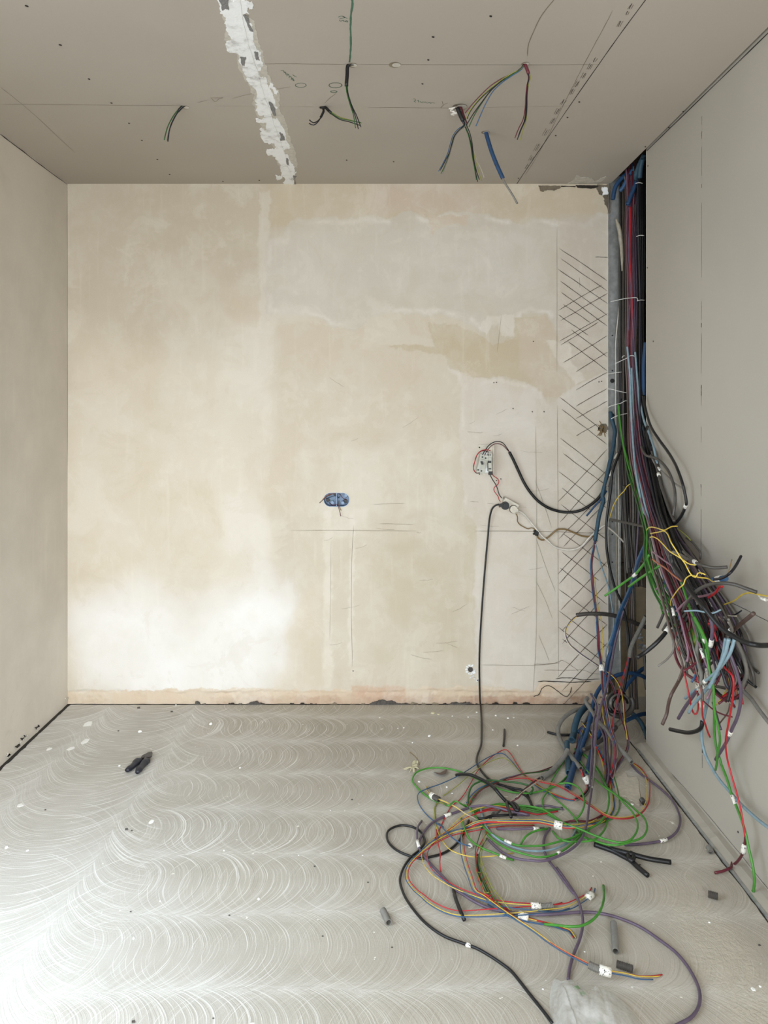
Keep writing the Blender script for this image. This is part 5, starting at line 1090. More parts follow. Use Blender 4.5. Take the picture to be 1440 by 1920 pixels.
conduit('petrol tube with an open mouth facing the green wires', 'petrol', .0115, tr('F', [(325,985),(325,1080),(335,1180),(340,1300)]), [3.22,3.12,3.05])
conduit('deep blue tube behind the violet cables slanting down left', 'deep', .0105, tr('F', [(680,830),(640,900),(600,1000),(565,1100),(540,1200),(520,1290)]), [3.3,3.2,3.1])
conduit('pale grey tube mouth with a yellow wire above the pile', 'conduit', .0095, tr('F', [(540,690),(510,730),(475,795)]), [3.38,3.34])
fc('blue grey tube stub behind the petrol tubes', 'blue', .0080, tr('F', [(600,740),(540,800),(470,850),(430,890)]), [3.42,3.36], seg=10)
# grey conduits
conduit('long grey corrugated conduit slanting down right over the fallen cables', 'conduit', .0100, tr('F', [(520,560),(505,585),(540,650),(590,730),(650,810),(710,880),(770,960),(830,1040),(900,1120),(950,1178)]), [3.42,3.36,3.28,3.18,3.08,3.0])
conduit('grey corrugated conduit looping left and ending at the white collar', 'conduit', .0095, tr('F', [(470,665),(400,680),(330,720),(270,780),(240,850),(245,920),(290,1020),(340,1090),(400,1170),(460,1240)]), [3.5,3.46,3.4,3.34,3.2,3.1,3.0])
conduit('grey corrugated conduit ending lower left with its red wires', 'conduit', .0098, tr('F', [(330,1060),(290,1130),(235,1200),(170,1270),(85,1328)]), [3.12,3.05,3.0], lift=.012)
strands('cable', 'black, red and white wires leaving the white collar on the conduit end', ['black', 'red', 'grey'], .0030, tr('H', [(590,190),(612,250),(640,300),(645,350),(610,400),(560,435),(530,450)]), 'depth', [2.92,2.9,2.85], spread=.006, tags=[(.16,.28)], tagr=.013)
for j in range(4):
    a = np.linspace(-.6 + j * .7, 4.6 + j * .5, 16); R1, R2 = 128 - j * 18, 118 - j * 14
    fc(['outermost grey loop coiled at the chase foot', 'black loop inside the grey coil at the chase foot', 'dark grey loop low in the coil at the chase foot', 'innermost black loop of the coil at the chase foot'][j], ['dgrey', 'black', 'grey', 'black'][j], .0105 - .0015 * j, tr('F', [(835 + R1 * math.cos(q), 620 + R2 * math.sin(q)) for q in a]), [3.42 - j * .01, 3.36, 3.42], seg=10)
fc('dark grey cable end pointing left out of the coil', 'dgrey', .0088, tr('F', [(800,840),(740,910),(690,945),(620,990),(560,1030),(480,1060)]), [3.3,3.2,3.1], seg=10)
fc('thick grey cable curving right out of the coil', 'grey', .0110, tr('F', [(860,770),(800,820),(720,870),(640,890),(560,890)]), [3.36,3.3,3.26], seg=10)
cable('cable', 'short black cable end lying on the floor left of the blue tubes', 'black', .0058, tr('F', [(138,888),(200,905),(260,915),(370,915)]), 'floor', .006)
fc('dark teal cable falling behind the kerb at the board foot', 'petrol', .0105, tr('F', [(930,690),(990,740),(1040,800),(1075,880),(1098,960)]), [3.5,3.42,3.36], seg=10)
fc('grey green cable leaning against the chase foot', 'dgrey', .008, tr('F', [(1070,150),(1082,260),(1080,380),(1095,480)]), [3.55,3.5], seg=10)
mb = MB(); p = depth(1202, 1206, 3.62)                # crumpled foil
for k in range(16):
    q = p + Vector((rnd.uniform(-.02, .02), rnd.uniform(-.02, .02), rnd.uniform(-.04, .04))); a = Vector((rnd.uniform(-1, 1), rnd.uniform(-1, 1), rnd.uniform(-1, 1))).normalized() * .018; b = a.orthogonal().normalized() * .010
    mb.add([q, q + a, q + a + b, q + b * 1.3], [(0, 1, 2, 3)])
meta(mb.build('foil_scrap', [plain('crumpled_foil', (190, 192, 200), .3, .7)], None, p), 'crumpled silvery foil stuck beside the board edge in the lower chase', 'foil')
for lb, cs, pts, dv, r in (('violet pair dropping straight through the fallen cables', ['violet', 'grey'], [(560,520),(620,640),(600,800),(585,960),(575,1100),(560,1300),(555,1420)], [3.4,3.3,3.1,2.95,2.8], .0040),
                       ('red and violet wires dropping in front of the coil', ['red', 'maroon', 'violet'], [(690,600),(720,760),(770,880),(795,1000),(800,1120),(770,1230),(735,1310)], [3.35,3.2,3.05,2.95], .0024),
                       ('yellow and brown wires dropping left of the red ones', ['yellow', 'brown', 'violet'], [(660,560),(690,760),(730,920),(745,1060),(740,1180),(730,1290)], [3.4,3.25,3.1,3.0], .0024),
                       ('dark violet cables dropping towards the violet floor loops', ['violet', 'maroon', 'violet'], [(700,640),(660,820),(700,940),(705,1080),(715,1200),(720,1300),(700,1400)], [3.38,3.2,3.05,2.9], .0042),
                       ('yellow and blue pair from the pale tube mouth to the pile', ['yellow', 'black'], [(478,800),(510,840),(550,900),(590,980),(630,1070),(665,1160),(690,1260),(710,1350),(720,1440)], [3.34,3.2,3.05,2.9], .0020),
                       ('red and blue pair beside the yellow one', ['red', 'blue'], [(560,930),(610,1020),(650,1100),(695,1190),(730,1270),(745,1340),(765,1420)], [3.2,3.05,2.9], .0026),
                       ('red yellow pair glimpsed between the petrol tubes', ['maroon', 'yellow', 'blue'], [(520,780),(470,880),(440,960),(420,1040),(400,1100)], [3.36,3.3,3.2], .0026)):
    strands('cable', lb, cs, r, tr('F', pts), 'depth', dv, spread=r * 2.2)

# ---------------------------------------------------------------- the pile of cables on the floor
def gf(lb, c, r, *segs, **k):
    px = []
    for t_, pts in segs: px += tr(t_, pts)
    nm = k.pop('name', 'cable'); return cable(nm, lb, c, r, px, 'floor', r, lift=k.pop('lift', nlift()), **k)
def sf(lb, cols, r, *segs, **k):
    px = []
    for t_, pts in segs: px += tr(t_, pts)
    return strands('cable', lb, cols, r, px, 'floor', r, lift=k.pop('lift', nlift()), **k)
GN = .0034
gf('black cord with a round loop left of the pile, running out of frame', 'black', .0040, ('G', [(860,760),(810,880),(740,980),(640,1050),(520,1086),(430,1100),(330,1080),(200,1020),(130,940),(130,860),(240,805),(370,825),(440,880),(462,950),(420,1020),(340,1090),(270,1190),(240,1300),(265,1400)]), ('I', [(245,60),(215,110),(205,170),(240,250),(300,340),(400,450),(530,540),(660,590),(770,630),(860,680),(930,725),(1030,800),(1090,870),(1160,960),(1240,1060),(1310,1150),(1345,1200)]), lift=.004, tags=[(.802,.806)])
gf('green cable making the widest loop at the upper left of the pile', 'green', GN, ('G', [(590,600),(480,540),(400,470),(352,400),(380,335),(460,298),(560,285),(680,295),(790,325),(900,370),(1000,420),(1120,470),(1250,505),(1400,515)]), ('H', [(110,395),(220,380),(320,350),(400,310),(470,245)]))
gf('green cable sweeping low through the middle and up to the petrol tube', 'green', GN, ('G', [(820,620),(870,650),(950,770),(1050,870),(1180,940),(1300,985),(1420,990)]), ('H', [(100,840),(250,835),(400,800),(530,760),(640,700),(740,640),(795,560),(818,460),(812,380),(785,300),(735,200),(640,90),(590,50)]), tags=[(.22,.25)])
gf('short green cable curving along the lower left of the pile', 'green', GN, ('G', [(790,740),(820,830),(870,930),(960,1000),(1080,1050),(1200,1100),(1262,1116)]), tags=[(.86,.93)])
gf('green cable tracing the lowest arc of the pile', 'green', GN, ('G', [(1010,870),(1100,950),(1200,1010),(1300,1045),(1420,1078)]), ('H', [(100,918),(220,932),(330,920),(430,876),(530,800),(590,740),(650,700)]), tags=[(.58,.6)])
gf('green cable making the outer right hand loop of the pile', 'green', GN, ('H', [(530,20),(560,100),(640,210),(740,310),(850,390),(960,460),(1050,540),(1120,610),(1140,690),(1105,760),(1010,800),(900,828),(800,825),(700,795),(600,762),(520,740)]))
gf('green cable making the inner right hand loop of the pile', 'green', GN, ('H', [(560,30),(660,120),(740,230),(800,340),(870,400),(950,480),(1020,560),(1060,650),(1050,720),(1000,785),(930,808),(820,790),(700,750),(560,690),(430,640),(330,570),(250,525),(120,500),(0,495),(-110,480)]))
gf('green cable crossing the pile diagonally from the upper left', 'green', GN, ('G', [(1150,620),(1300,625),(1430,645)]), ('H', [(120,520),(250,548),(390,620),(520,690),(600,750)]))
gf('short green cable standing off the left side of the grey conduit', 'green', GN * .9, ('H', [(270,540),(258,450),(300,375),(335,290),(400,180),(442,118)]))
gf('green cable running diagonally down right through the pile middle', 'green', GN * .9, ('H', [(310,385),(390,460),(490,550),(555,640),(570,730),(520,800)]))
gf('short green cable arcing up from the lowest green arc', 'green', GN, ('H', [(72,828),(110,765),(170,722),(240,702),(310,690)]))
gf('green cable dipping under the right loops', 'green', GN, ('H', [(345,715),(390,770),(470,800),(580,802),(690,785),(750,740),(790,680),(805,610)]))
gf('green cable hooking around the bright blue tube foot', 'green', GN, ('H', [(320,350),(400,315),(480,308),(560,345),(600,410),(610,490),(570,580),(500,635)]))
gf('green cable looping over the black tie at the pile top', 'dgreen', GN, ('G', [(850,620),(860,520),(890,450),(960,410),(1060,398),(1180,410),(1320,425),(1440,470)]), ('H', [(150,400),(210,380)]))
gf('thin green cable joining the paper collars on the left', 'green', .0028, ('G', [(640,610),(665,628),(700,610),(735,585),(770,600),(830,635)]))
gf('thin olive cable bowing left of the collars', 'olive', .0022, ('G', [(700,640),(590,600),(555,640),(555,740),(560,800),(590,880)]))
VL = .0042
gf('long violet cable leaving the pile left, crossing low and looping out at the right', 'violet', VL, ('G', [(860,640),(980,625),(1100,640),(1230,675),(1400,712)]), ('H', [(40,575)]), lift=.03)
gf('longest violet cable sweeping under the trio wires and looping to the bottom right', 'violet', VL, ('G', [(860,645),(760,680),(640,722),(520,790),(440,890),(410,970),(420,1030),(480,1110),(560,1200),(640,1280),(720,1370),(830,1440)]), ('I', [(640,175),(720,260),(850,325),(1000,360),(1200,380),(1400,373)]), ('J', [(100,385),(240,378),(360,385),(480,415),(620,475),(740,555),(860,650),(950,770),(1000,890),(995,980),(950,1050),(870,1097),(800,1130)]), lift=.006, tags=[(.055,.075)])
gf('short violet cable hooking up at the left of the pile', 'violet', VL * .9, ('G', [(435,765),(400,820),(393,900),(405,980),(425,1040)]), tags=[(.80,.93)])
gf('straight violet piece with a white marker in the pile centre', 'violet', VL, ('G', [(1112,835),(1280,838),(1430,832)]), ('H', [(80,690),(170,690),(270,692)]), tags=[(.72,.95)])
gf('violet cable making the lowest loop and climbing into the fallen cables', 'violet', VL, ('G', [(1040,940),(1150,1040),(1280,1100),(1420,1120)]), ('H', [(130,958),(270,962),(400,920),(520,850),(590,770),(630,650),(650,500),(670,380),(690,200),(700,50)]))
gf('violet cable sweeping the far right and ending at a white marker', 'violet', VL, ('H', [(1000,140),(1060,210),(1170,290),(1270,370),(1350,450),(1400,540),(1420,620),(1400,700),(1350,755),(1280,790),(1210,805),(1100,820),(950,830)]), tags=[(.80,.84)], lift=.004)
gf('violet cable dropping from the pile towards the plastic bag', 'violet', VL, ('H', [(320,690),(285,740),(265,810),(275,890),(310,960),(370,1040),(450,1150),(530,1250)]), ('J', [(80,90),(150,190),(210,280),(240,370),(250,450),(230,550),(190,650),(165,740),(155,812)]), lift=.010)
gf('short violet cable crossing level above the collar', 'violet', .0036, ('H', [(200,500),(300,500),(370,512),(430,530)]))
gf('dark violet arc through the right of the pile', 'maroon', .0036, ('H', [(440,640),(520,625),(640,630),(720,600),(790,560)]))
gf('pale blue cable arcing under the green sweep', 'light', .0036, ('G', [(965,640),(985,740),(1030,840),(1110,920),(1230,990),(1350,1025),(1430,1035)]), ('H', [(60,870),(150,885),(270,880),(390,850),(480,800),(530,720),(540,690)]))
RYB = ['red', 'yellow', 'blue']
sf('red, blue and yellow wires running from the pile to the upright left collar', RYB, .0015, ('G', [(1440,780),(1300,775),(1150,775),(1000,795),(850,830),(700,870),(560,950),(440,1060),(350,1170),(335,1270),(400,1370),(470,1430)]), ('I', [(290,90),(330,190),(430,268),(520,325),(620,362),(750,370),(900,368),(1100,364),(1300,350),(1430,338)]), ('J', [(100,365),(190,340),(240,312),(275,290),(310,262),(325,225)]), spread=.0095, wander=.45, tags=[(.955,.975)], tagr=.011)
sf('red, yellow and blue wires bending inside the first trio to the ribbed collar', RYB, .0015, ('G', [(700,860),(560,930),(470,1040),(470,1130),(530,1230),(650,1320),(780,1390)]), ('I', [(520,120),(620,180),(740,235),(860,275),(1000,300),(1150,312),(1260,318),(1360,318),(1430,300)]), spread=.0085, wander=.5, tags=[(.86,.90)], tagr=.010, sleeve=[(.90,.95,'conduit',.0095,.12)])
sf('red, yellow and blue wires falling from the pile to the lower right collar', ['red', 'yellow', 'blue'], .0015, ('G', [(860,760),(800,860),(795,1000),(830,1140),(880,1270),(930,1390)]), ('I', [(710,60),(750,140),(830,230),(950,320),(1050,390),(1200,490),(1330,590),(1430,655)]), ('J', [(90,610),(220,680),(340,740),(430,765),(490,775),(540,785),(600,800),(680,805),(775,798)]), spread=.0058, wander=.35, tags=[(.835,.862)], tagr=.012, sleeve=[(.815,.885,'conduit',.010,.12)])
sf('red and olive wires falling in the middle and joining the crossing trios', ['red', 'olive', 'dgreen'], .0018, ('G', [(1020,830),(980,920),(940,1030),(940,1180),(985,1330),(1040,1430)]), ('I', [(800,60),(840,160),(890,250),(940,320)]), spread=.011, wander=.4)
sf('dark green and olive wires bowing right of the black stub', ['dgreen', 'olive'], .0018, ('G', [(1020,920),(980,1010),(965,1110),(1000,1230),(1060,1370)]), ('I', [(830,60),(880,170),(950,270),(1020,350),(1080,380)]), spread=.008)
sf('red and yellow wires crossing in front of the wrapped white collar', ['red', 'yellow', 'blue'], .0019, ('I', [(900,280),(1000,350),(1100,390),(1200,420),(1290,440),(1350,455),(1440,490)]), ('J', [(100,460),(160,495),(195,545)]), spread=.008, tags=[(.36,.58)], tagr=.0135)
sf('thin red wire making the high pointed loop at the pile top', ['red'], .0019, ('G', [(560,930),(700,640),(790,560),(870,430),(930,320),(1000,240),(1090,165),(1190,120),(1240,160),(1290,240),(1350,330),(1430,400)]), ('H', [(100,230),(170,290),(280,360),(420,425),(540,448),(600,410)]))
sf('thin blue wire making the high pointed loop at the pile top', ['blue'], .0019, ('G', [(620,830),(540,780),(440,680),(395,590),(400,520),(470,480),(620,430),(760,370),(850,320),(960,250),(1060,190),(1150,160),(1220,210),(1320,320),(1400,395)]), ('H', [(60,180),(170,305),(300,385),(450,440),(520,450)]))
sf('thin olive wire making the high pointed loop at the pile top', ['olive'], .0019, ('G', [(630,540),(750,450),(870,340),(980,260),(1080,210),(1175,192),(1260,250),(1340,340),(1420,410)]), ('H', [(160,275),(300,375),(430,430)]))
sf('red, orange and yellow wires looping wide right from the grey conduit mouth', ['red', 'orange', 'yellow'], .0019, ('H', [(1005,130),(1090,190),(1150,290),(1155,380),(1140,480),(1080,560),(1000,595),(880,600),(790,575),(700,515),(600,445),(500,385),(400,330),(230,290),(110,262),(0,268)]), ('G', [(1180,395),(1030,440),(940,505),(870,590),(850,640)]), spread=.0048, wander=.3)
sf('dark green and red wires arching out of the lower grey conduit', ['dgreen', 'maroon', 'blue'], .0022, ('H', [(350,170),(230,210),(110,225),(10,252)]), ('G', [(1300,365),(1200,380),(1100,420),(980,470),(910,530),(860,610)]), spread=.0055)
sf('maroon and white wires curving down from the lower conduit mouth', ['maroon', 'beige', 'black'], .0024, ('H', [(245,262),(180,300),(90,370),(25,440)]), ('G', [(1290,520),(1240,600)]), spread=.0055)
sf('multicoloured wires running level into the paper collar at the pile centre', ['yellow', 'light', 'red', 'blue', 'red', 'yellow'], .0019, ('G', [(800,860),(900,800),(1000,770),(1150,765),(1300,765),(1430,765)]), ('H', [(110,622),(230,628),(340,650),(440,672),(540,672),(640,660),(720,640),(790,600)]), spread=.0045, wander=.9, tags=[(.58,.63)], tagr=.014)
sf('yellow, violet and green wires climbing from the centre to the fallen cables', ['yellow', 'blue', 'green'], .0022, ('H', [(650,665),(740,640),(830,600),(875,520),(870,440),(850,350),(830,270),(790,160),(740,60),(715,0)]), spread=.0065, wander=.8)
sf('red and green wires arching over the upper middle of the pile', ['green', 'red', 'green'], .0024, ('G', [(900,690),(1000,650),(1150,625),(1300,655),(1430,685)]), ('H', [(100,560),(200,560),(300,550),(400,535),(440,520)]), spread=.0065, wander=.9)
sf('yellow and red wires arching through the pile left of the centre', ['yellow', 'red', 'yellow'], .0019, ('G', [(560,950),(600,900),(700,820),(800,740),(900,690),(1000,660),(1100,650),(1250,668)]), spread=.009, wander=.8)
sf('yellow and blue wires curling low with a pointed yellow end', ['yellow'], .0019, ('G', [(560,800),(590,880),(640,960),(700,1020),(800,1060),(900,1078),(1000,1075),(1100,1065),(1180,1050),(1250,1042)]))
sf('thin blue wire ending at the small collar below the centre', ['blue'], .0020, ('G', [(580,790),(640,850),(720,920),(800,965),(860,985),(890,990)]), tags=[(.93,1.0)], tagr=.007)
sf('red wires dropping short on the left of the pile', ['red'], .0020, ('G', [(570,840),(590,960),(612,1060),(605,1140),(615,1225)]))
sf('yellow and white pair running up left into the first paper collar', ['yellow', 'beige'], .0019, ('G', [(960,770),(900,735),(830,700),(740,640),(650,595),(600,575),(540,545),(490,500),(480,455)]), spread=.004, tags=[(.62,.72)], tagr=.012, sleeve=[(.56,.66,'dgrey',.0105,.12)])
gf('pale blue cable tail with an open end near the ribbed collar', 'green', .0036, ('J', [(0,455),(80,462),(160,470),(240,465),(310,430),(360,370),(385,290),(382,208)]))
gf('thick black cable with a tied end arching into the pile', 'black', .0062, ('G', [(748,352),(780,345),(870,348),(940,375),(1010,410),(1080,460),(1140,530),(1195,590)]), seg=10, lift=.03)
gf('thin black cable loop tied at the top of the pile', 'black', .0040, ('G', [(1040,390),(1100,420),(1180,450),(1290,500),(1380,545),(1420,600),(1428,640)]))
gf('black twisted cable lying left of the tie', 'black', .0048, ('G', [(920,740),(1000,740),(1060,720),(1180,712),(1300,705)]))
gf('dark twisted cable knot left of the centre', 'dgrey', .0040, ('G', [(1050,750),(1080,690),(1120,690),(1150,660),(1180,655)]))
mb = MB()
P = trace(tr('G', [(1195,590),(1225,600),(1260,630),(1290,670),(1310,665),(1285,620),(1255,600)]), 'floor', .045); V_, F_ = tube_arrays(resample(P, .006), .0062, 8); 
o = tube('cloth_tie', resample(P, .006), .0062, cm('black'), None, 8); meta(o, 'black cloth tie knotted around the wires at the pile top', 'tie')
tube('tail', trace(tr('G', [(1200,595),(1210,640),(1230,690),(1240,730)]), 'floor', .047), .0056, cm('black'), o, 8)
gf('black sleeve piece standing over the wires below the centre', 'black', .0058, ('G', [(940,1078),(940,1150),(950,1240),(965,1312)]), seg=10, lift=.012)
o = gf('dark sleeve piece crossing the trio wires at the lower left', 'black', .0056, ('I', [(602,195),(615,250),(640,320),(665,380),(685,425)]), seg=10, lift=.010, hollow=True)
gf('short black piece lying alone behind the pile', 'black', .0046, ('X', [(946,1368),(945.5,1384),(944,1399)]), lift=0, cat='cable offcut')
for lb, pts in (('longer black rod of the crossed pair right of the pile', [(695,825),(850,880),(925,918),(1000,960),(1060,1015),(1145,1085)]),): 
    ro = empty('crossed_rods', on_floor(*tr('H', [(1000, 930)])[0], .01), 'two black rubber cable pieces crossed and tied together right of the pile', 'cable offcut')
    tube('rod', trace(tr('H', pts), 'floor', .0085), .0078, cm('black'), ro, 10)
    tube('rod', trace(tr('H', [(830,860),(900,880),(1000,905),(1150,945),(1340,975)]), 'floor', [.010,.020,.018,.012]), .0078, cm('black'), ro, 10)
    tube('knot', trace(tr('H', [(975,900),(990,950),(1015,960),(1025,920),(1000,895)]), 'floor', .018), .0075, cm('black'), ro, 8)

# ---------------------------------------------------------------- offcuts and litter on the floor
def offcut(lb, tile, a, b, r, c='conduit'):
    P = trace(tr(tile, [a, ((a[0]+b[0])/2+1, (a[1]+b[1])/2), b]), 'floor', r); o = tube('conduit_offcut', P, r, cm(c), None, 16, hollow=True, corr=.18); meta(o, lb, 'conduit offcut'); return o
offcut('grey ribbed conduit offcut lying alone left of the trio wires', 'I', (72, 350), (115, 440), .0098)
offcut('longest smooth grey conduit offcut standing lengthways at the lower right', 'J', (447, 450), (460, 630), .0095)
offcut('dark grey ribbed conduit offcut beside the lower right collar', 'J', (468, 712), (570, 745), .0098, 'dgrey')
offcut('small ribbed conduit offcut at the right by the kerb', 'J', (1056, 262), (1118, 278), .0105, 'dgrey')
offcut('small grey conduit offcut with its mouth forward near the kerb', 'K', (590, 1322), (606, 1358), .0100)
offcut('tiny dark offcut at the right of the green loops', 'H', (1095, 450), (1112, 475), .0100, 'dgrey')
# pliers
pc = on_floor(262, 1431, .0)
pr_ = empty('pliers', pc, 'black handled pliers lying open on the dusty floor at the left', 'pliers')
M_grip = plain('grip_black', (34, 34, 44), .5); M_jaw = plain('dark_tool_steel', (70, 64, 60), .35, .8)
def flat_tube(nm, px, rad, hz, mat, parent, z):
    P = resample(trace(px, 'floor', z), .004); n = len(P); rr = np.interp(np.linspace(0, 1, n), np.linspace(0, 1, len(rad)), rad)
    V, Fc = tube_arrays(P, rr, 12); V[:, 2] = z + (V[:, 2] - z) * hz; V[:, 2] = np.maximum(V[:, 2], .0005); return link(nm, mesh(nm, V, Fc, None, True), mat, parent)
flat_tube('handle', tr('Y', [(385,665),(420,640),(480,600),(540,545),(590,490),(630,470),(665,455)]), [.009,.0135,.013,.013,.0155,.016,.010], .8, M_grip, pr_, .012)
flat_tube('handle', tr('Y', [(590,700),(620,655),(670,590),(720,530),(760,490),(800,470)]), [.009,.0140,.013,.014,.0165,.014], .8, M_grip, pr_, .012)
mb = MB(); 
def ypt(x, y, z): return on_floor(*tr('Y', [(x, y)])[0], z)
def plate(m, pts, z0, z1, mi=0):
    k = len(pts); a = [ypt(x, y, z0) for x, y in pts]; b = [Vector((v.x, v.y, z1)) for v in a]; m.add(a + b, [tuple(range(k, 2 * k)), tuple(range(k - 1, -1, -1))] + [(i, (i + 1) % k, k + (i + 1) % k, k + i) for i in range(k)], mi)
plate(mb, [(640,480),(690,405),(740,380),(800,350),(870,335),(882,352),(850,400),(800,440),(720,460),(665,500)], .006, .014); jw = mb.build('jaw', [M_jaw], pr_)
mb = MB(); plate(mb, [(700,440),(760,400),(830,400),(878,362),(870,400),(820,455),(780,480),(740,470)], .014, .020); mb.build('jaw', [M_jaw], pr_)
mb = MB(); mb.disc(ypt(805, 405, .020), (0, 0, 1), .0075, .003, 0, 18); mb.disc(ypt(700, 430, .014), (0, 0, 1), .008, .006, 0, 12); mb.build('pivot', [M_jaw], pr_)
# plaster crumbs: countable pale flakes
M_flake = plain('plaster_flake', (246, 245, 241), .9, var=.03); M_flake2 = plain('insulation_fluff', (200, 192, 160), .95)
fl = [(812,1338,9,1),(822,1340,6,1),(848,1343,4,0),(894,1336,5,0),(930,1342,5,0),(952,1347,6,0),(963,1346,4,0),(878,1345,4,0),(924,1369,4,0),(757,1365,4,0),(746,1366,3,0),(805,1380,6,0),(773,1393,4,0),(804,1381,5,0),(970,1398,5,0),(838,1476,5,0),(848,1488,4,0),(712,1346,3,0),(786,1466,6,0),
      (160,1390,20,2),(132,1404,16,2),(92,1404,14,2),(165,1358,22,2),(284,1541,13,2),(38,1510,16,2),(52,1595,7,2),(262,1372,9,0),(330,1322,4,0),(224,1436,6,0),(395,1358,9,0),(450,1440,5,0),(12,1590,9,0),(420,1595,5,0),(485,1686,6,0),(300,1690,5,0),(250,1760,7,0),
      (1185,1509,8,0),(1096,1785,4,0),(1060,1654,3,0),(1412,1855,11,2),(1425,1850,6,0),(1112,1643,3,0),(1330,1730,5,0),(1018,1855,5,0),(620,1520,3,0),(560,1604,3,0),(680,1604,3,0)]
for i, (x, y, s, kd) in enumerate(fl):
    c_ = on_floor(x, y); m_ = s * c_[1] / F / 2; k = 7; a0 = rnd.random() * 6
    pts = [(c_[0] + m_ * rnd.uniform(.55, 1.1) * math.cos(a0 + 6.283 * j / k), c_[1] + m_ * rnd.uniform(.5, 1.0) * (1.5 if kd == 2 else 1) * math.sin(a0 + 6.283 * j / k)) for j in range(k)]
    hgt = .0015 if kd == 2 else min(.008, m_ * .6); mb = MB()
    V = [(px_, py_, .0003) for px_, py_ in pts] + [(c_[0] + (px_ - c_[0]) * .7, c_[1] + (py_ - c_[1]) * .7, hgt * rnd.uniform(.7, 1.1)) for px_, py_ in pts]
    mb.add(V, [tuple(range(k, 2 * k))] + [(j, (j + 1) % k, k + (j + 1) % k, k + j) for j in range(k)] + [tuple(range(k - 1, -1, -1))])
    lb = {2: 'flat white plaster splash on the floor, left part of the room' if x < 700 else 'flat white plaster chip on the floor near the right kerb'}.get(kd, 'small pale plaster crumb on the floor')
    if kd == 2 and x > 700: g_ = None
    else: g_ = 'flat white plaster splashes' if kd == 2 else 'small pale plaster crumbs'
    if kd == 1: lb, g_ = ('lumpy cream plaster crumb at the wall foot, left one' if x < 815 else 'lumpy cream plaster crumb at the wall foot, right one'), None
    meta(mb.build('plaster_flake', [M_flake2 if kd == 1 else M_flake], None, c_), lb, 'plaster crumb', g_)
for i, (x, y, s) in enumerate(((237,1556,5),(247,1558,3),(85,1519,3),(222,1371,3),(260,1328,5),(322,1335,4),(660,1500,3),(590,1625,3),(690,1655,3),(245,1710,3),(430,1717,3),(605,1756,3),(250,1917,6),(400,1910,3),(735,1777,3),(1200,1622,3),(1424,1773,4))):
    c_ = on_floor(x, y); m_ = s * c_[1] / F / 2; mb = MB(); mb.obox(c_ + Vector((0, 0, m_ * .45)), (m_, m_ * .2, 0), (-m_ * .2, m_ * .6, 0), (0, 0, m_ * .4))
    meta(mb.build('grit', [M_ash], None, c_), 'tiny dark speck of grit on the floor', 'grit', 'dark grit specks')
# fluff, brown chip
fluff = empty('insulation_fluff', on_floor(775, 1440), 'tuft of pale insulation fluff left of the green loop', 'fluff')
c_ = on_floor(775, 1440, .006)
for k in range(26):
    a = rnd.uniform(0, 6.28); L = rnd.uniform(.01, .034); e = c_ + Vector((L * math.cos(a) - .012, L * math.sin(a) * .9 - .012, rnd.uniform(-.003, .004)))
    tube('fibre', sm([tuple(c_ + Vector((rnd.uniform(-.006, .006), rnd.uniform(-.006, .006), 0))), tuple((c_ + e) / 2 + Vector((0, 0, .006))), tuple(e)], 8), .0011, M_flake2, fluff, 5, .004)
mb = MB()
for k in range(7): mb.obox(on_floor(779 + rnd.uniform(-4, 4), 1434 + rnd.uniform(-5, 6), .006), (.005, .002, .001), (-.001, .005, 0), (0, 0, .004))
mb.build('clump', [M_flake2], fluff)
gf('thin brown wire scrap curling beside the insulation fluff', 'brown', .0011, ('G', [(328,145),(370,180),(400,215),(415,260)]), lift=0, name='wire_scrap')
px = tr('G', [(542,322),(570,328),(600,330),(635,312),(660,298),(668,310),(650,340),(610,350),(570,340)]); a = [on_floor(x, y, .001) for x, y in px]; b = [on_floor(x, y, .012) for x, y in px]; k = len(px)
mb = MB(); mb.add(a + b, [tuple(range(k, 2 * k)), tuple(range(k - 1, -1, -1))] + [(i, (i + 1) % k, k + (i + 1) % k, k + i) for i in range(k)])
meta(mb.build('bark_chip', [cm('brick')], None, a[0]), 'dark brown chip lying inside the widest green loop', 'chip')
# plaster smear and loose putty by the right kerb
mb = MB(); slab(mb, [on_floor(x, y, .0) for x, y in ragged(tr('H', [(860,240),(900,210),(950,215),(975,260),(1050,255),(1070,300),(1080,500),(1040,480),(960,420),(880,400),(850,320)]), 1.2, 4, 3)], (0, 0, 1), .002)
meta(mb.build('dried_plaster_splash', [plain('dried_plaster', (188, 180, 164), .9)], None, on_floor(1170, 1480)), 'flat dried plaster splash on the floor between the pile and the kerb', 'plaster splash')

# ---------------------------------------------------------------- crumpled translucent bag at the bottom edge
def mat_bag():
    t = NT('translucent_bag'); n = t.noise(t.co, 60, 4, .6, 1.0); n2 = t.noise(t.co, 14, 4, .6)
    t.b.inputs['Base Color'].default_value = (*lin((242, 242, 240)), 1); t.b.inputs['Roughness'].default_value = .25
    t.put(t.b.inputs['Normal'], t.bump(t.math('ADD', n, n2), .6, .004))
    t.b.inputs['Transmission Weight'].default_value = 0.0
    tr_ = t.n('BsdfTransparent'); tl_ = t.n('BsdfTranslucent'); tl_.inputs[0].default_value = (*lin((228, 228, 222)), 1)
    m1 = t.n('MixShader'); m1.inputs[0].default_value = .45; t.t.links.new(t.b.outputs[0], m1.inputs[1]); t.t.links.new(tl_.outputs[0], m1.inputs[2])
    m2 = t.n('MixShader'); t.put(m2.inputs[0], t.rng(n2, .35, .7, .30, .72)); t.t.links.new(m1.outputs[0], m2.inputs[1]); t.t.links.new(tr_.outputs[0], m2.inputs[2])
    t.t.links.new(m2.outputs[0], t.t.nodes['Material Output'].inputs[0]); return t.m
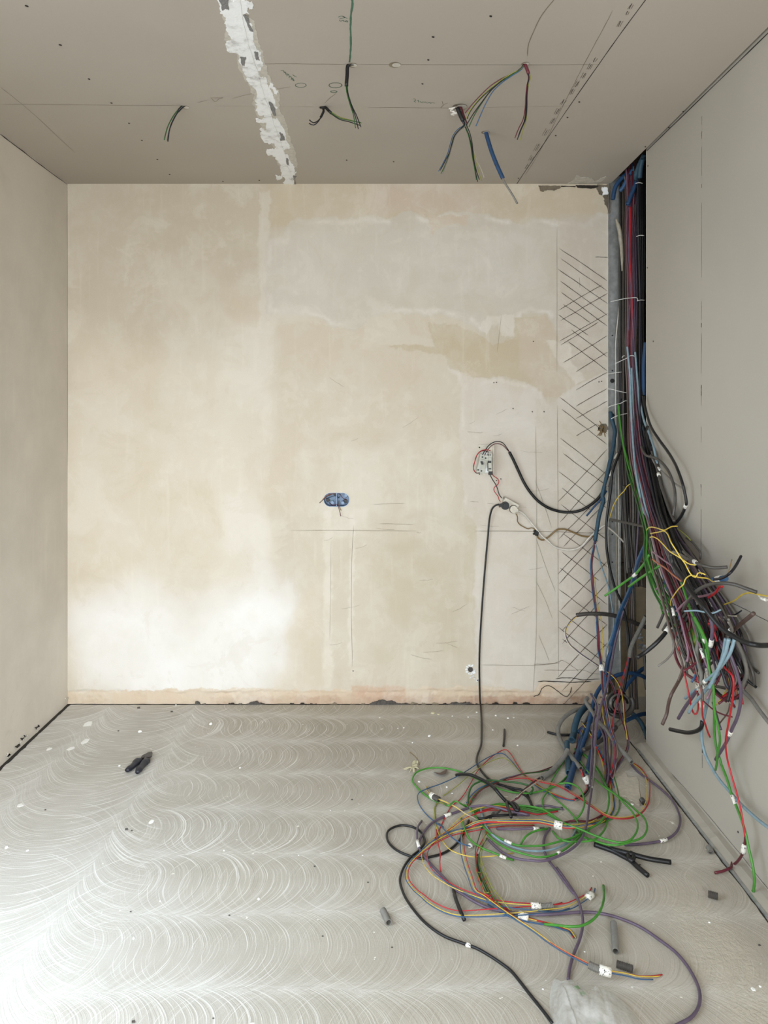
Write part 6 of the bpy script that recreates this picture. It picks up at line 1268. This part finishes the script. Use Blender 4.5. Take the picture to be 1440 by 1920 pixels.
bag_out = tr('U', [(125,500),(135,400),(150,320),(170,250),(195,222),(230,262),(300,255),(350,232),(400,240),(440,262),(600,345),(730,345),(830,395),(930,445),(1010,520),(1090,610),(1180,740),(1230,900),(1200,1100),(1000,1300),(700,1380),(400,1300),(220,1100),(150,800)])
cen = on_floor(*tr('U', [(560, 800)])[0]); O = [on_floor(x, y, .0) for x, y in sm(bag_out + [bag_out[0]], 260)[:-1]]
rings = 44; V = []; rb2 = np.random.RandomState(3); f1 = fbm((rings + 1, 480), 8, 31); fold = fbm((rings + 1, 480), 20, 33)
no = len(O); fb1 = fbm((600, 600), 60, 41, 4, .5); fb2 = fbm((600, 600), 90, 43, 4, .5)
for i in range(rings + 1):
    t_ = i / rings
    for j, o_ in enumerate(O):
        jj = int(j * 480 / no) ; s = t_ ** .8
        h = .060 * (1 - (1 - s) ** 2.0)
        if i == 0: h = .001
        p = Vector(o_) * (1 - s) + cen * s; e_ = min(1, s * 5)
        u_ = (p[0] - cen[0]) / .006; v_ = (p[1] - cen[1]) / .006; a_ = .35 * u_ + .1 * v_
        q1 = fb1[int(300 + v_ * 1.3 + u_ * 1.2) % 600, int(300 + u_ * 7.0 - v_ * 2.0) % 600]; q2 = fb2[int(300 + (v_ + u_) * 4) % 600, int(300 + (u_ - v_) * 2.0) % 600]
        h += e_ * (.075 * abs(q1 - .5) * (1.0 if u_ < -6 else .55) + .022 * (q2 - .5)); V.append((p[0], p[1], max(.001, h)))
Fb = [(i * no + j, i * no + (j + 1) % no, (i + 1) * no + (j + 1) % no, (i + 1) * no + j) for i in range(rings) for j in range(no)]
me = mesh('plastic_bag', [tuple(Vector(v) - cen) for v in V], Fb, None, True)
bag = link('plastic_bag', me, mat_bag(), None, cen); meta(bag, 'crumpled translucent white plastic bag lying at the bottom edge of the floor', 'plastic bag')
for j, (x, y) in enumerate(((445,322),(515,390),(720,745))):
    p = on_floor(*tr('U', [(x, y)])[0], .004); mb = MB(); mb.obox(p, (.006, .002, 0), (-.002, .004, 0), (0, 0, .001)); meta(mb.build('green_scrap', [cm('green')], None, p), ['upper small green scrap under the plastic bag', 'middle green scrap showing through the plastic bag', 'lowest green scrap under the plastic bag'][j], 'scrap')
